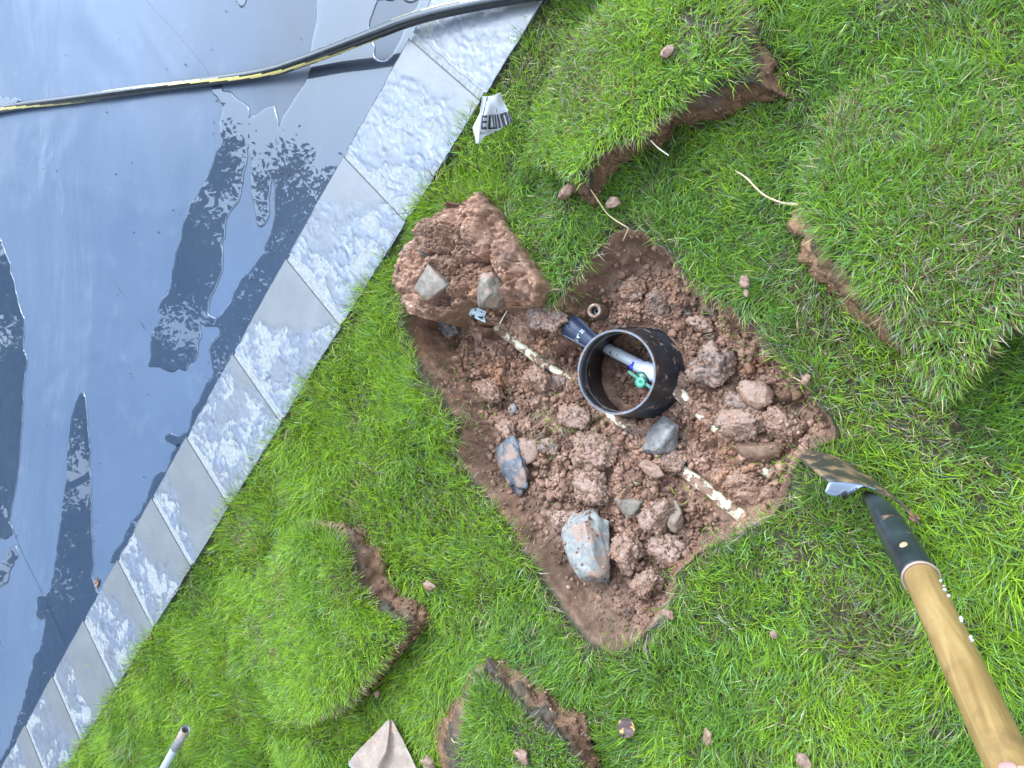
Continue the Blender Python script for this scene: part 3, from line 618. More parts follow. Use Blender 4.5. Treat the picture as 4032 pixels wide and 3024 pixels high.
# overturned block of soil
def lump_block():
    uv=[(872,510),(908,470),(955,440),(1012,408),(1045,450),(1085,510),(1120,560),(1160,612),(1140,650),(1090,662),(1040,660),(1000,645),(960,672),(920,690),(872,680),(850,640),(848,590),(858,545)]
    zt=.035; top=smoothloop(resample(A2(uv,zt),.0045,.003,3),1); c=top.mean(0); n=len(top)
    root=empty('soil_block',(c[0],c[1],ZS),label='overturned block of sod with its lumpy red soil and stones facing up, by the paving',cat='soil block')
    V=[];F=[]; ks=np.concatenate([np.linspace(.02,.98,80),[1.]]); rr=np.random.default_rng(8)
    bl=[]
    for _ in range(260):
        a=rr.random()*6.28; k=rr.random()**.5*.93; i=int(rr.integers(n)); p=c+(top[i]-c)*k; bl.append((p[0],p[1],.006*(1-rr.random())**(-.55)))
    for k in ks:
        q=c+(top-c)*k; x,y=q[:,0],q[:,1]
        X_=x+.008*(fbm(x,y,60,3,2)-.5); Y_=y+.008*(fbm(x,y,60,3,7)-.5)
        z=zt-.03*k**4+.05*(fbm(x,y,13,4,77)-.5)+.055*(shards(x,y,9,31,.2)-.6)+.022*(shards(x,y,24,32,.2)-.6); z0=z.copy()
        for bx,by,r in bl:
            r=min(r,.03); r2=r*r-(X_-bx)**2-(Y_-by)**2; z=np.where(r2>0,np.maximum(z,z0-.3*r+np.sqrt(np.maximum(r2,0))*.8),z)
        z+=.011*(clumpy(x,y,85,33)-.8)+.008*(fbm(x,y,90,3,5)-.5)
        for i in range(n): V.append((x[i],y[i],z[i]))
    dirs=(top-c)/np.linalg.norm(top-c,axis=1)[:,None]; ez=[V[(len(ks)-1)*n+i][2] for i in range(n)]
    for s in range(1,9):
        t=s/8
        for i,p in enumerate(top):
            zz=ez[i]+(-.15-ez[i])*t; nz=.006*mnoise.fractal(Vector((p[0]*25,p[1]*25,zz*30)),1.,2.,4)+.012*t
            V.append((p[0]+dirs[i][0]*nz,p[1]+dirs[i][1]*nz,zz))
    R_=len(ks)+8
    for r in range(R_-1):
        for i in range(n): j=(i+1)%n; F.append((r*n+i,(r+1)*n+i,(r+1)*n+j,r*n+j))
    F.append(tuple(range(n)))
    area=np.sum(top[:,0]*np.roll(top[:,1],-1)-np.roll(top[:,0],-1)*top[:,1])
    if area<0: F=[f[::-1] for f in F]
    mi=[0 if k<(len(ks)-1)*n else 1 for k in range(len(F)-1)]+[0]
    mesh('soil',V,F,None,root,mats=[M_soilB,M_soilsm],mi=mi); SODS.append(top); global BLKV; BLKV=np.array([v for v in V[:(len(ks)-3)*n]]); return root
blk=lump_block()
# lawn
x0,x1,y0,y1=-3.9,.3,-1.9,1.2
LN=930000
x=RNG.uniform(x0,x1,LN); y=RNG.uniform(y0,y1,LN)
nrm=(x-c0[0])*nn[0]+(y-c0[1])*nn[1]
hwid=.72-x*.34       # keep to what the camera can see plus a margin
k=(nrm>WID-.004)&(np.abs(y)<hwid)
x,y,nrm=x[k],y[k],nrm[k]
def bbmask(x,y,P,f):
    m=np.full(x.shape,-9.); b=(x>P[:,0].min()-.1)&(x<P[:,0].max()+.1)&(y>P[:,1].min()-.1)&(y<P[:,1].max()+.1); m[b]=f(x[b],y[b],P); return m
dh=bbmask(x,y,HP,sdf); k=dh<-.001
for P in SODS: k&=bbmask(x,y,P,sdf)<.004
pn=fbm(x,y,7,3,90); dpt=DPT
dry=np.full(x.shape,.045)
for u,v,r in dpt:
    q=at(u,v,ZS); dry=np.maximum(dry,.5*np.exp(-((x-q[0])**2+(y-q[1])**2)/(r*r))*np.clip(pn*3.0-.9,0,1))
dry=np.maximum(dry,.65*np.exp(dh/.018)); dry=np.where(dh<-8,np.minimum(dry,.6),dry)
dry=np.maximum(dry,.35*np.exp(-np.abs(nrm-WID)/.02)); dry+=.25*sstep(.60,.72,fbm(x,y,12,3,95))
cl_=fbm(x,y,24,3,96)
keep=RNG.random(len(x))<np.clip(1.05-.55*dry-1.6*np.clip(.44-cl_,0,1),.25,1)
x,y,dry,dh,nrm=x[k&keep],y[k&keep],dry[k&keep],dh[k&keep],nrm[k&keep]
n=len(x); print('lawn blades',n)
lush=np.clip(.28+2.7*(fbm(x,y,4.5,3,99)-.5)+.45*sstep(-.9,-1.7,x)+.25*sstep(.2,-.3,y)*sstep(-.6,-1.,x),0,1)
big=fbm(x,y,6,2,100); flow=11*fbm(x,y,4.5,2,101)+1.
az=flow+RNG.normal(0,.95,n); hg=(.030+.032*big)*(.6+.75*RNG.random(n))*(1-.35*np.clip(dry*1.4,0,1))*(.55+.9*fbm(x,y,24,3,96)); hg*=1+.25*sstep(-.9,-1.7,x); hg*=1+.45*np.exp(dh/.02)+.30*np.exp(-(nrm-WID)/.02)
edge_=(nrm-WID<.035)&(RNG.random(n)<.55); az=np.where(edge_,math.atan2(-nn[1],-nn[0])+RNG.normal(0,.8,n),az)
lean=np.abs(RNG.normal(1.0,.40,n)); 
col=grass_cols(x,y,dry,lush); z=gz(x,y)-.002
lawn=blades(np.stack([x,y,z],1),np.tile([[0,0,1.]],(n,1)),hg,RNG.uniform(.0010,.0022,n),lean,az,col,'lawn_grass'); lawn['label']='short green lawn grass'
# ------------------------------------------------------------------ clods, rocks
def ico(sub=3):
    import bmesh
    bm=bmesh.new(); bmesh.ops.create_icosphere(bm,subdivisions=sub,radius=1); V=np.array([v.co[:] for v in bm.verts]); F=np.array([[v.index for v in f.verts] for f in bm.faces]); bm.free(); return V,F
ICO={k:ico(k) for k in (1,2,3,4,5)}
def clod_mesh(kind,seed,sub=4):
    V,F=ICO[sub]; o=[]
    rr=random.Random(seed); pl=[]
    if kind=='rock':
        for _ in range(11): pl.append((Vector((rr.gauss(0,1),rr.gauss(0,1),rr.gauss(0,1))).normalized(),rr.uniform(.55,.88)))
    if kind=='clod':
        for _ in range(7): pl.append((Vector((rr.gauss(0,1),rr.gauss(0,1),rr.gauss(0,1))).normalized(),rr.uniform(.5,.85)))
    off=Vector((seed*3.1,seed*1.7,0))
    for v in V:
        p=Vector(v)
        if kind=='rock':
            for nrm_,dd in pl:
                q=p.dot(nrm_)
                if q>dd: p-=nrm_*(q-dd)*.93
            p*=1+.07*mnoise.fractal(p*2.5+off,1.,2.,4)+.02*mnoise.noise(p*14+off)
        else:
            f=mnoise.fractal(p*1.3+off,1.,2.,3)*.22; c=mnoise.noise(p*5.5+off); g=1-abs(c)*2
            for nrm_,dd in pl:
                q=p.dot(nrm_)
                if q>dd: p-=nrm_*(q-dd)*.75
            d1=mnoise.voronoi(p*2.3+off)[0]; d2_=mnoise.voronoi(p*5.5+off)[0]
            p*=1+f*1.5+.16*(min(1,(d1[1]-d1[0])*3.)**.5-.8)+.08*(min(1,(d2_[1]-d2_[0])*3.)**.5-.8)+.07*mnoise.noise(p*9+off)+.04*mnoise.noise(p*21+off)
        o.append(p)
    return np.array(o),F
TOPS=[]
def put(name,kind,u,v,size,mat,label,cat,seed=0,rot=0,lift=.25,sub=4,smooth=None,group=None,z=None,tilt=0,taper=0.):
    V,F=clod_mesh(kind,seed,sub); V=np.array(V); V[:,0]*=1+taper*V[:,1]; V=V*np.array(size)/2
    p=drop(u,v) if z is None else at(u,v,z)
    if z is None and (group or kind=='rock'): TOPS.append((np.array(V),np.array(p)+np.array((0,0,size[2]*lift)),rot,.8 if kind=='clod' else .10))
    o=mesh(name,V,F,mat,None,smooth=(kind!='rock') if smooth is None else smooth)
    o.location=(p[0],p[1],p[2]+size[2]*lift); o.rotation_euler=(tilt,tilt*.6,rot); tag(o,label,cat,group); return o
M_rkG=m_rock('grey white rock',(.065,.07,.072),(.135,.137,.125),(.22,.22,.197),42,.50)
M_rkD=m_rock('slate grey rock',(.07,.066,.06),(.135,.128,.118),(.21,.20,.185),45,.36)
M_rkT=m_rock('tan rock',(.13,.095,.065),(.20,.15,.105),(.26,.20,.145),30,.42)
M_rkO=m_rock('olive rock',(.055,.045,.033),(.105,.086,.063),(.16,.132,.098),40,.5)
M_rkB=m_rock('blue grey clay',(.022,.025,.033),(.055,.062,.072),(.11,.12,.13),50,.5)
M_cP=m_rock('pinkish clod',(.07,.038,.026),(.175,.105,.074),(.28,.19,.142),70,.55)
M_cO=m_rock('orange clod',(.07,.036,.022),(.165,.090,.056),(.26,.155,.10),75,.55)
M_cS=m_rock('striped clod',(.055,.036,.027),(.13,.087,.067),(.21,.15,.12),60,.5)
px=1/428*.5427*1.0  # metres per grid unit near the hole
def s_(a,b,c): return (a*.00127,b*.00127,c*.00127)
put('rock','rock',1290,1185,s_(95,168,70),M_rkG,'largest rock in the hole, grey white and angular, near the lower corner','rock',3,R(14),.35,5,taper=.42)
put('rock','rock',1434,950,s_(72,88,55),M_rkD,'slate grey pointed rock just below the black ring','rock',9,R(-28),.35,5,taper=.35)
put('rock','rock',1461,1112,s_(34,66,30),M_rkT,'smooth tan stone pressed against a crumbly clod','rock',14,R(8),.45,4,True)
put('rock','rock',1142,968,s_(66,64,34),M_cP,'pale pink flaky stone above the blue grey clay','rock',21,.4,.35,4)
put('rock','rock',1112,882,s_(22,22,18),M_rkD,'small lone grey pebble between the long pipe and the grass','rock',22,.4,.45,3)
put('rock','rock',1640,850,s_(46,66,40),M_cO,'dark olive brown angular stone on the right slope of the hole','rock',31,.9,.4,4)
put('soil_slab','rock',1645,974,s_(98,44,26),m_soil('brown slab',True,.8),'flat reddish brown clay slab near the shovel tip','soil slab',33,R(-4),.5,4)
put('clay_lump','clod',1115,1010,s_(76,120,26),M_rkB,'shiny blue grey clay lump at the left of the hole','clay lump',35,R(18),.35,4)
put('rock','rock',1412,1012,s_(58,30,20),M_cO,'flat orange tan flake below the slate grey rock','rock',36,R(-28),.4,4)
put('rock','rock',1365,1092,s_(66,48,24),M_rkO,'flat grey stone half buried above the largest rock','rock',37,R(-14),.35,4)
clods=[(1545,790,84,86,60,M_cS,'blocky pinkish clod with fine ridges, right of the black ring'),
(1612,912,92,72,60,M_cP,'broad crumbly pale clod on the right slope of the hole'),
(1700,915,66,74,60,M_cO,'orange crumbly clod in the right corner of the hole'),
(1428,1112,62,78,55,M_cP,'rounded clod left of the smooth tan stone'),
(1352,1190,76,80,55,M_cO,'crumbly clod right beside the largest rock'),
(1452,1190,88,74,50,M_cP,'wide clod at the grass edge right of the largest rock'),
(1282,968,92,78,50,M_cO,'pale orange clod directly below the ring, left of the slate rock'),
(1452,998,54,54,40,M_cP,'small pink clod touching the slate grey rock'),
(1285,1052,100,80,44,M_cP,'broad flattened clod in the middle of the loose soil'),
(1168,820,60,46,44,M_cO,'orange clod under the long pipe at mid hole'),
(1210,828,46,44,38,M_cS,'clod next to the orange one below the long pipe'),
(1060,840,80,46,44,M_cO,'long reddish clod at the left side of the hole'),
(975,705,70,66,55,M_rkB,'dark blue stained clod under the overturned soil block'),
(1370,625,52,40,34,M_cO,'clod on the upper slope above the ring'),
(1425,650,56,60,40,M_cS,'clod at the upper right slope of the hole'),
(1595,870,60,50,44,M_cS,'clod between the ridged clod and the broad pale clod'),
(1520,700,44,36,30,M_cP,'flat pale clod at the upper right rim'),
(1245,900,60,56,40,M_cP,'clod left of the ring bottom with grass clippings'),
(1190,965,46,40,30,M_cS,'clod right of the pale pink flaky stone'),
(1470,830,44,40,36,M_cO,'clod leaning against the right side of the black ring'),
(1185,685,76,54,44,M_cS,'wet brown lump between the grass tongue and the blue fitting'),
(1225,1120,56,50,34,M_cP,'clod at the left of the largest rock'),
(1592,1036,50,40,28,M_cO,'clod just above the lettered white pipe'),
(1100,930,56,40,30,M_cO,'reddish clod above the blue grey clay'),
(1400,1260,66,44,34,M_cO,'clod at the lower right below the crumbly clods')]
for i,(u,v,a,b,c,m,l) in enumerate(clods):
    big_=max(a,b)>60
    put('soil_clod','clod',u,v,s_(a*random.uniform(.92,1.15),b*random.uniform(.85,1.05),c),m,l,'soil clod',50+i,random.uniform(-.6,.6) if i else .1,.22,5 if big_ else 4,group='clods of soil in the hole')
# stones stuck in the overturned block
put('rock','rock',942,612,s_(92,74,55),M_rkO,'long olive grey stone set in the overturned soil block, left one','rock',71,R(-35),.2,4,z=.035)
put('rock','rock',1066,632,s_(64,74,60),M_rkO,'rounded olive grey stone at the lower right of the overturned soil block','rock',74,R(10),.2,5,z=.02,smooth=True)
# loose bits lying on the lawn
lawnbits=[('soil_clod',1531,1592,22,34,'small brown clod on the grass near the bottom edge'),('soil_clod',1737,1640,24,32,'clod on the grass cut by the bottom edge of the photo'),('soil_clod',931,1264,22,34,'flat brown clod on the grass right of the lush sod clump'),
('soil_clod',1672,1370,18,16,'tiny pinkish clod alone on the grass below the hole'),('soil_clod',1133,1630,38,32,'crumbly brown clod on top of the pointed sod clump'),('soil_clod',1446,113,30,22,'crumbly clod on top of the large sod clump'),
('soil_clod',1611,609,26,22,'larger of two clods on the grass right of the hole'),('soil_clod',1613,634,18,10,'orange flat clod below a larger one on the grass right of the hole'),('soil_clod',1447,1325,26,20,'pale clod at the lower rim of the hole'),
('soil_clod',1326,440,36,24,'brown clod in the shade below the large sod clump'),('soil_clod',1225,415,40,26,'reddish crumbs at the foot of the large sod clump'),('soil_clod',816,1497,20,18,'brown crumb beside the lower tip of the lush sod clump'),
('soil_clod',1742,820,18,20,'orange and white crumb on the grass near the right corner of the hole'),('soil_clod',930,1645,48,36,'soil lump at the bottom edge left of the pointed sod clump'),('soil_clod',1090,712,30,24,'wet crumb by the buried end of the long pipe')]
for i,(nm,u,v,a,b,l) in enumerate(lawnbits):
    zz=.0
    if 'on top of' in l: zz=.075 if 'large' in l else .055
    elif 'wet' in l: zz=None
    else: zz=-.016
    put(nm,'clod',u,v,s_(a*.85,b*.85,min(a,b)*.7),M_cP if i%2 else M_cO,l,'soil clod',90+i,i*.7,.3,3,z=zz)
# crumbs
def crumbs(N,name,sub,rmin,rmax,pw,rise):
    V0,F0=ICO[sub]; x=RNG.uniform(hx0,hx1,N*3); y=RNG.uniform(hy0,hy1,N*3); dd=sdf(x,y,HP); l_=np.clip(interp(LC,x,y),.3,1)
    k=(dd>rmin*1.5+.002)&(RNG.random(len(x))<l_**1.3*(.25+1.1*fbm(x,y,18,3,401))); rdd=np.hypot(x-RC[0],y-RC[1]); k&=~((rdd>.080)&(rdd<.116))
    for P,ex in ((PP1,[(0,.34),(.735,.99)]),(PP2,[(0,.19)])):
        q,t=seg_t(x,y,P); e=np.zeros(len(x),bool)
        for a,b in ex: e|=(t>a)&(t<b)
        k&=~((q<.012+rmin*1.7)&e&(RNG.random(len(x))<.97))
    x,y=x[k][:N],y[k][:N]; n=len(x); z=gz(x,y); r=rmin*(1-RNG.random(n))**(-pw); r=np.minimum(r,rmax)
    var=[]
    for q in range(14):
        Vq,_=clod_mesh('clod',300+q*7,sub); var.append(Vq/np.abs(Vq).max())
    var=np.array(var)[RNG.integers(0,14,n)]; a=RNG.uniform(0,6.28,n); ca,sa=np.cos(a)[:,None],np.sin(a)[:,None]
    var=np.stack([var[...,0]*ca-var[...,1]*sa,var[...,0]*sa+var[...,1]*ca,var[...,2]],-1)
    V=var*r[:,None,None]*RNG.uniform(.65,1.15,(n,1,3))+np.stack([x,y,z+r*RNG.uniform(-.1,rise,n)],1)[:,None,:]
    F=(F0[None]+(np.arange(n)*len(V0))[:,None,None]).reshape(-1,3)
    o=mesh(name,V.reshape(-1,3),F,M_soil,None,smooth=False); o['kind']='stuff'; o['label']='loose crumbs of reddish soil in the hole'; return o
crumbs(15000,'loose_soil',1,.0018,.006,.45,.8)
crumbs(16000,'loose_soil',1,.0011,.003,.45,.7)
crumbs(2300,'loose_soil',2,.005,.0125,.40,.6)
def crumbs_on(N,name):
    V0,F0=ICO[1]; Vs=[];P=[]
    for V,p,rot,dn_ in TOPS:
        c_,s_2=math.cos(rot),math.sin(rot); W=np.stack([V[:,0]*c_-V[:,1]*s_2,V[:,0]*s_2+V[:,1]*c_,V[:,2]],1)+p
        k=np.nonzero(V[:,2]>-.1*np.abs(V[:,2]).max())[0]; P.append(W[RNG.choice(k,int(N*dn_*np.ptp(V[:,0])*np.ptp(V[:,1])/.0046))])
    P.append(BLKV[RNG.choice(len(BLKV),2600)]); sv=np.array(SIDEV); P.append(sv[RNG.choice(len(sv),6500)])
    P=np.concatenate(P); P=P[(RNG.random(len(P))<.25+1.2*fbm(P[:,0],P[:,1],60,2,9)**1.5)]; n=len(P); r=np.minimum(.0013*(1-RNG.random(n))**-.5,.0048)
    var=np.array([clod_mesh('clod',500+q,1)[0] for q in range(12)])[RNG.integers(0,12,n)]
    V=var*r[:,None,None]+P[:,None,:]; F=(F0[None]+(np.arange(n)*len(V0))[:,None,None]).reshape(-1,3)
    o=mesh(name,V.reshape(-1,3),F,M_soil,None,smooth=False); o['kind']='stuff'; o['label']='small crumbs of soil stuck on the clods'
crumbs_on(330,'loose_soil')
# grass litter lying in the hole
def litter():
    pts=[]
    for u,v,n,s in ((1225,905,110,26),(1290,930,60,22),(1010,900,150,36),(960,800,60,30),(1240,650,70,22),(1170,960,50,30),(1420,1060,30,60),(1330,1400,60,26),(1130,1180,60,30),(1600,690,80,40),(1740,850,80,35),(1450,1250,60,24),(1550,1180,60,30),(1700,1010,60,20),(1300,700,30,80),(1150,1060,30,50),(1560,960,20,80)):
        for _ in range(n): pts.append(drop(random.gauss(u,s),random.gauss(v,s),.003))
    P=np.array([p[:] for p in pts]); n=len(P)
    col=grass_cols(P[:,0],P[:,1],np.full(n,.5),np.full(n,.4))
    o=blades(P,np.tile([[0,0,1.]],(n,1)),RNG.uniform(.02,.042,n),RNG.uniform(.0011,.002,n),RNG.normal(1.25,.25,n),RNG.uniform(0,6.28,n),col,'grass_clippings'); o['label']='grass clippings and torn blades on the soil'
litter()

# ------------------------------------------------------------------ valve box, pipes, fittings
M_black=m_muddy('scuffed black plastic',(.012,.013,.015),.585,.64,42,.33,(.17,.10,.06),var=.5)
M_blackin=m_plain('black plastic inside',(.010,.011,.013),.3,.4,20)
M_rim=m_muddy('worn grey rim',(.070,.078,.092),.52,.60,70,.45,var=.5)
M_pvc=m_muddy('white pvc',(.42,.43,.44),.64,.67,70,.3,(.10,.06,.045))
M_pvcdirt=m_muddy('cream stained pvc with mud',(.48,.43,.29),.49,.53,34,.35,(.16,.09,.055),stretch=(1,1,1))
M_ink=m_plain('black print',(.02,.02,.025),.5,.1)
M_blue=m_plain('blue primer',(.02,.03,.42),.35,.2)
M_green=m_plain('green valve plastic',(.010,.105,.062),.35,.15,40)
M_greenl=m_plain('pale green valve cap',(.03,.19,.12),.35,.15,40)
M_bluefit=m_muddy('dark blue grey plastic',(.022,.031,.056),.62,.68,45,.3,(.17,.10,.06))
M_white=m_plain('white print',(.6,.65,.7),.5,.05)
zb,zt=-.176,-.030
box=empty('valve_box',(RC[0],RC[1],zb),label='round black plastic valve box standing open in the hole, mud on its wall',cat='valve box')
c=Vector((RC[0],RC[1],0)); ax=Vector((0.015,0.0,1)).normalized()
V,F=latheVF(c,ax,[(.1105,zb),(.1105,zb+.006),(.1075,zb+.0065),(.0925,zt-.004),(.0925,zt-.0005),(.0885,zt-.0005),(.0878,zt-.03),(.1035,zb)],96)
mesh('wall',V,F,M_black,box)
V,F=latheVF(c,ax,[(.0932,zt-.004),(.0932,zt+.001),(.0888,zt+.001),(.0888,zt-.004)],96); mesh('rim',V,F,M_rim,box,smooth=False)
V,F=latheVF(c,ax,[(.0872,zt-.028),(.0872,zt-.030),(.0865,zt-.030),(.0865,zt-.028)],96); mesh('ledge',V,F,M_rim,box,smooth=False)
def text_tube(s,p0,d,up,r,h,mat,parent,squash=1.,a0=0.):
    V,F=textVF(s); d=d.normalized(); up=up.normalized(); side=up.cross(d).normalized(); o=[]
    for x,y,z in V:
        a=a0+y*h/r; o.append(p0+d*(x*h*squash)+up*(math.cos(a)*r)+side*(math.sin(a)*r))
    return mesh('lettering',o,F,mat,parent,smooth=False)
UP=Vector((0,0,1))
def pipe(name,pts,r,mat,label,cat='pipe',open_=True):
    root=empty(name,pts[0],label=label,cat=cat); V,F=tubeVF(pts,r,24,False); n=24
    V2,F2=tubeVF(pts,[r*.78]*len(pts),24,False,base=len(V)); F2=[f[::-1] for f in F2]
    m=len(V); L=len(pts)
    F+=F2
    for k in range(n):
        k2=(k+1)%n; F.append((k2,k,m+k,m+k2)); b=(L-1)*n; F.append((b+k,b+k2,m+b+k2,m+b+k))
    mesh('tube',V,F,mat,root); return root
a,b=at(*P1a,P1z),at(*P1b,P1z); d=(b-a).normalized(); pts=[a+d*((b-a).length*i/24) for i in range(25)]
for q in pts: q.z+=.0015*math.sin(q.x*9)
p1=pipe('buried_pipe',pts,.0140,M_pvcdirt,'long cream stained white pipe running through the soil from upper left to lower right')
side=UP.cross(d).normalized(); camup=(UP+side*.25).normalized()
text_tube('SCH 40',at(2812/K,1920/K,P1z)+d*0,-d,camup,.0142,.017,M_ink,p1,1.,.35)
text_tube('3/4"  600 PSI',at(2800/K,1938/K,P1z),-d,camup,.0142,.014,M_ink,p1,1.,.7)
text_tube('ASTM D1785',at(2912/K,2020/K,P1z),-d,camup,.0142,.014,M_ink,p1,1.,.5)
for i in range(13):       # bar code ticks
    q=a+d*(.19+.0052*i); wv=.0011 if i%3 else .0024
    V=[];
    for x in (-wv,wv):
        for an in (.15,.45,.75): V.append(q+d*x+UP*math.cos(an)*.01425-side*math.sin(an)*.01425)
    mesh('print_mark',V,[(0,1,4,3),(1,2,5,4)],M_ink,p1,smooth=False)
p2pts=[Vector((q[0],q[1],P2z)) for q in resample(PP2,.03,close=False)]
valve=empty('valve_pipe',p2pts[0],label='clean white pipe with a green ball valve inside the black box',cat='pipe')
V,F=tubeVF(p2pts,.0140,24,True)
nr0=len(p2pts); mesh('tube',V,F,None,valve,mats=[M_pvc,M_pvcdirt],mi=[0 if k//24<nr0*.27 else 1 for k in range(len(F))])
d2=(p2pts[3]-p2pts[0]).normalized(); s2=UP.cross(d2).normalized()
def P2(u,v,z=P2z): return at(u/K,v/K,z)
q=P2(2503,1434); mesh('primer_ring',*tubeVF([q-d2*.004,q,q+d2*.004],[.0145,.0149,.0146],24),M_blue,valve)
bl=[Vector(q+s2*-.004+UP*.0138) for _ in (0,)]
V,F=ICO[2]; o=mesh('primer_drip',V*np.array((.007,.006,.003)),F,M_blue,valve); o.matrix_parent_inverse=valve.matrix_world.inverted(); o.location=q-s2*.0085+UP*.0115-d2*.002
M_body=m_plain('white valve body',(.45,.47,.60),.3,.06)
q0,q1=P2(2506,1436),P2(2600,1484); db=(q1-q0).normalized(); L=(q1-q0).length
mesh('valve_body',*tubeVF([q0,q0+db*.002,q0+db*.020,q0+db*.022,q0+db*.034,q0+db*.045,q0+db*.06,q1],[.0155,.0168,.0168,.0195,.0205,.023,.0205,.0170],28),M_body,valve)
hc=at(2521/K,1506/K,-.110)
mesh('valve_stem',*latheVF(at(2540/K,1492/K,-.150),UP,[(.0,0),(.017,0),(.017,.022),(.014,.026),(.0,.026)],32),M_green,valve)
handle=mesh('valve_handle',*latheVF(hc,UP,[(.0001,-.012),(.0125,-.012),(.0125,.0),(.0118,.001),(.0001,.001)],32),M_greenl,valve)
ha,hb=at(2472/K,1462/K,-.112),at(2580/K,1540/K,-.112); dh_=(hb-ha).normalized(); sh=UP.cross(dh_)
def boxVF(a,b,side,hw,h0,h1,taper=1.):
    return [a-side*hw+UP*h0,a+side*hw+UP*h0,b+side*hw*taper+UP*h0,b-side*hw*taper+UP*h0,a-side*hw+UP*h1,a+side*hw+UP*h1,b+side*hw*taper+UP*h1,b-side*hw*taper+UP*h1],[(3,2,1,0),(4,5,6,7),(0,1,5,4),(1,2,6,5),(2,3,7,6),(3,0,4,7)]
V,F=boxVF(ha,hb,sh,.0036,-.008,.0004); wg=mesh('grip_bar',V,F,M_green,handle,smooth=False)
bm_=wg.modifiers.new('bevel','BEVEL'); bm_.width=.0012; bm_.segments=2
for i in range(5):
    V,F=ICO[1]; o=mesh('print_mark',V*.0011,F,M_ink,valve); o.location=P2(2512+i*5,1452+(i%3)*5,P2z)+UP*.0145-s2*.004
for i in range(15):
    q=P2(2428,1402)+d2*(.0032*i); V=[]
    for x in (-.0007,.0007):
        for an in (.5,.62,.72+.12*(i%2)): V.append(q+d2*x+UP*math.cos(an)*.01425-s2*math.sin(an)*.01425)
    mesh('print_mark',V,[(0,1,4,3),(1,2,5,4)],M_ink,valve,smooth=False)
# flared blue grey fitting
za=-.105; fa,fb=at(1228/1,701,za),at(1284,742,-.118); fd=(fb-fa).normalized(); fit=empty('pipe_fitting',fa,label='dark blue grey flared ribbed plastic fitting left of the black box',cat='fitting')
mesh('cone',*tubeVF([fa,fa+fd*.002,fa+fd*.03,fb,fb+fd*.006],[.0265,.0275,.0225,.0165,.0165],36),M_bluefit,fit)
fx_,fy_,_=frame(fd)
for k in range(10):
    a=2*math.pi*k/10+.2; e=fx_*math.cos(a)+fy_*math.sin(a); t=fd.cross(e)
    V=[fa+e*.026-t*.0013,fa+e*.026+t*.0013,fa+e*.0305+t*.0008,fa+e*.0305-t*.0008]+[fb+e*.0155-t*.001,fb+e*.0155+t*.001,fb+e*.0185+t*.0007,fb+e*.0185-t*.0007]
    mesh('rib',V,[(0,1,2,3),(7,6,5,4),(0,4,5,1),(1,5,6,2),(2,6,7,3),(3,7,4,0)],M_bluefit,fit,smooth=False)
fs=UP.cross(fd).normalized(); fq=fa*.45+fb*.55
tv,tf=textVF('3/4" 20'); up_=(Vector((0,0,H))-fq).normalized(); up_=(up_-fd*up_.dot(fd)).normalized(); dd=fd.cross(up_).normalized()
V=[]
for x,y,z in tv:
    a=(x-1.9)*.0125/.0215; V.append(fq+fd*(-(y)*.0125+.004)+up_*math.cos(a)*.0228+dd*math.sin(a)*.0228*(-1))
mesh('lettering',V,tf,M_white,fit,smooth=False)
# muddy nipple
nb=drop(1286,672); M_nip=m_muddy('muddy wet nipple',(.16,.11,.075),.45,.6,80,.18,(.13,.07,.045))
nz=-.085; np_=at(1283,671,nz); nip=empty('pipe_nipple',(np_.x,np_.y,nz-.06),label='short muddy threaded pipe stub standing upright above the black box',cat='pipe stub')
pr=[(.0165,-.06)]
for i in range(7): pr+=[(.0165,-.05+i*.006),(.0182,-.047+i*.006)]
pr+=[(.0172,-.002),(.0160,0),(.0105,0),(.0095,-.002),(.0095,-.06)]
mesh('collar',*latheVF(np_,Vector((.10,0,1)),pr,36),M_nip,nip)
V,F=latheVF(np_,Vector((.10,0,1)),[(.0094,-.012),(.0094,-.022),(.0001,-.022),(.0001,-.02)],24); mesh('bore',V,F,M_blackin,nip)
# ribbed white cap poking out of the soil
cz=-.055; ca=at(1828/K,1195/K,cz); cb_=at(1912/K,1245/K,cz-.01); cd_=(cb_-ca).normalized(); M_cap=m_muddy('white ribbed plastic with black mud',(.40,.47,.50),.54,.57,62,.3,(.012,.010,.010))
cap=empty('ribbed_cap',ca,label='piece of white ribbed plastic spotted with black mud under the overturned soil block',cat='cap')
cs=UP.cross(cd_).normalized(); Lc=(cb_-ca).length
for k in range(5):
    r=[.024,.024,.024,.024,.027][k]; V=[];F=[];m=14; off=-.010+.0062*k
    for i in range(13):
        t=i/12; hh=.021*math.sin(math.pi*(t*.86+.1))**.7
        for o_,zz in ((-.0027,-.01),(-.0027,hh-.001-.10*abs(off)),(0,hh-.10*abs(off)),(.0027,hh-.001-.10*abs(off)),(.0027,-.01)): V.append(ca+cd_*(t*Lc*1.0)-cs*(off+o_)+UP*(zz-.0008*k*k))
    for i in range(12):
        for j in range(4): F.append((i*5+j,i*5+j+1,i*5+6+j,i*5+5+j))
    mesh('rib',V,F,M_cap,cap)
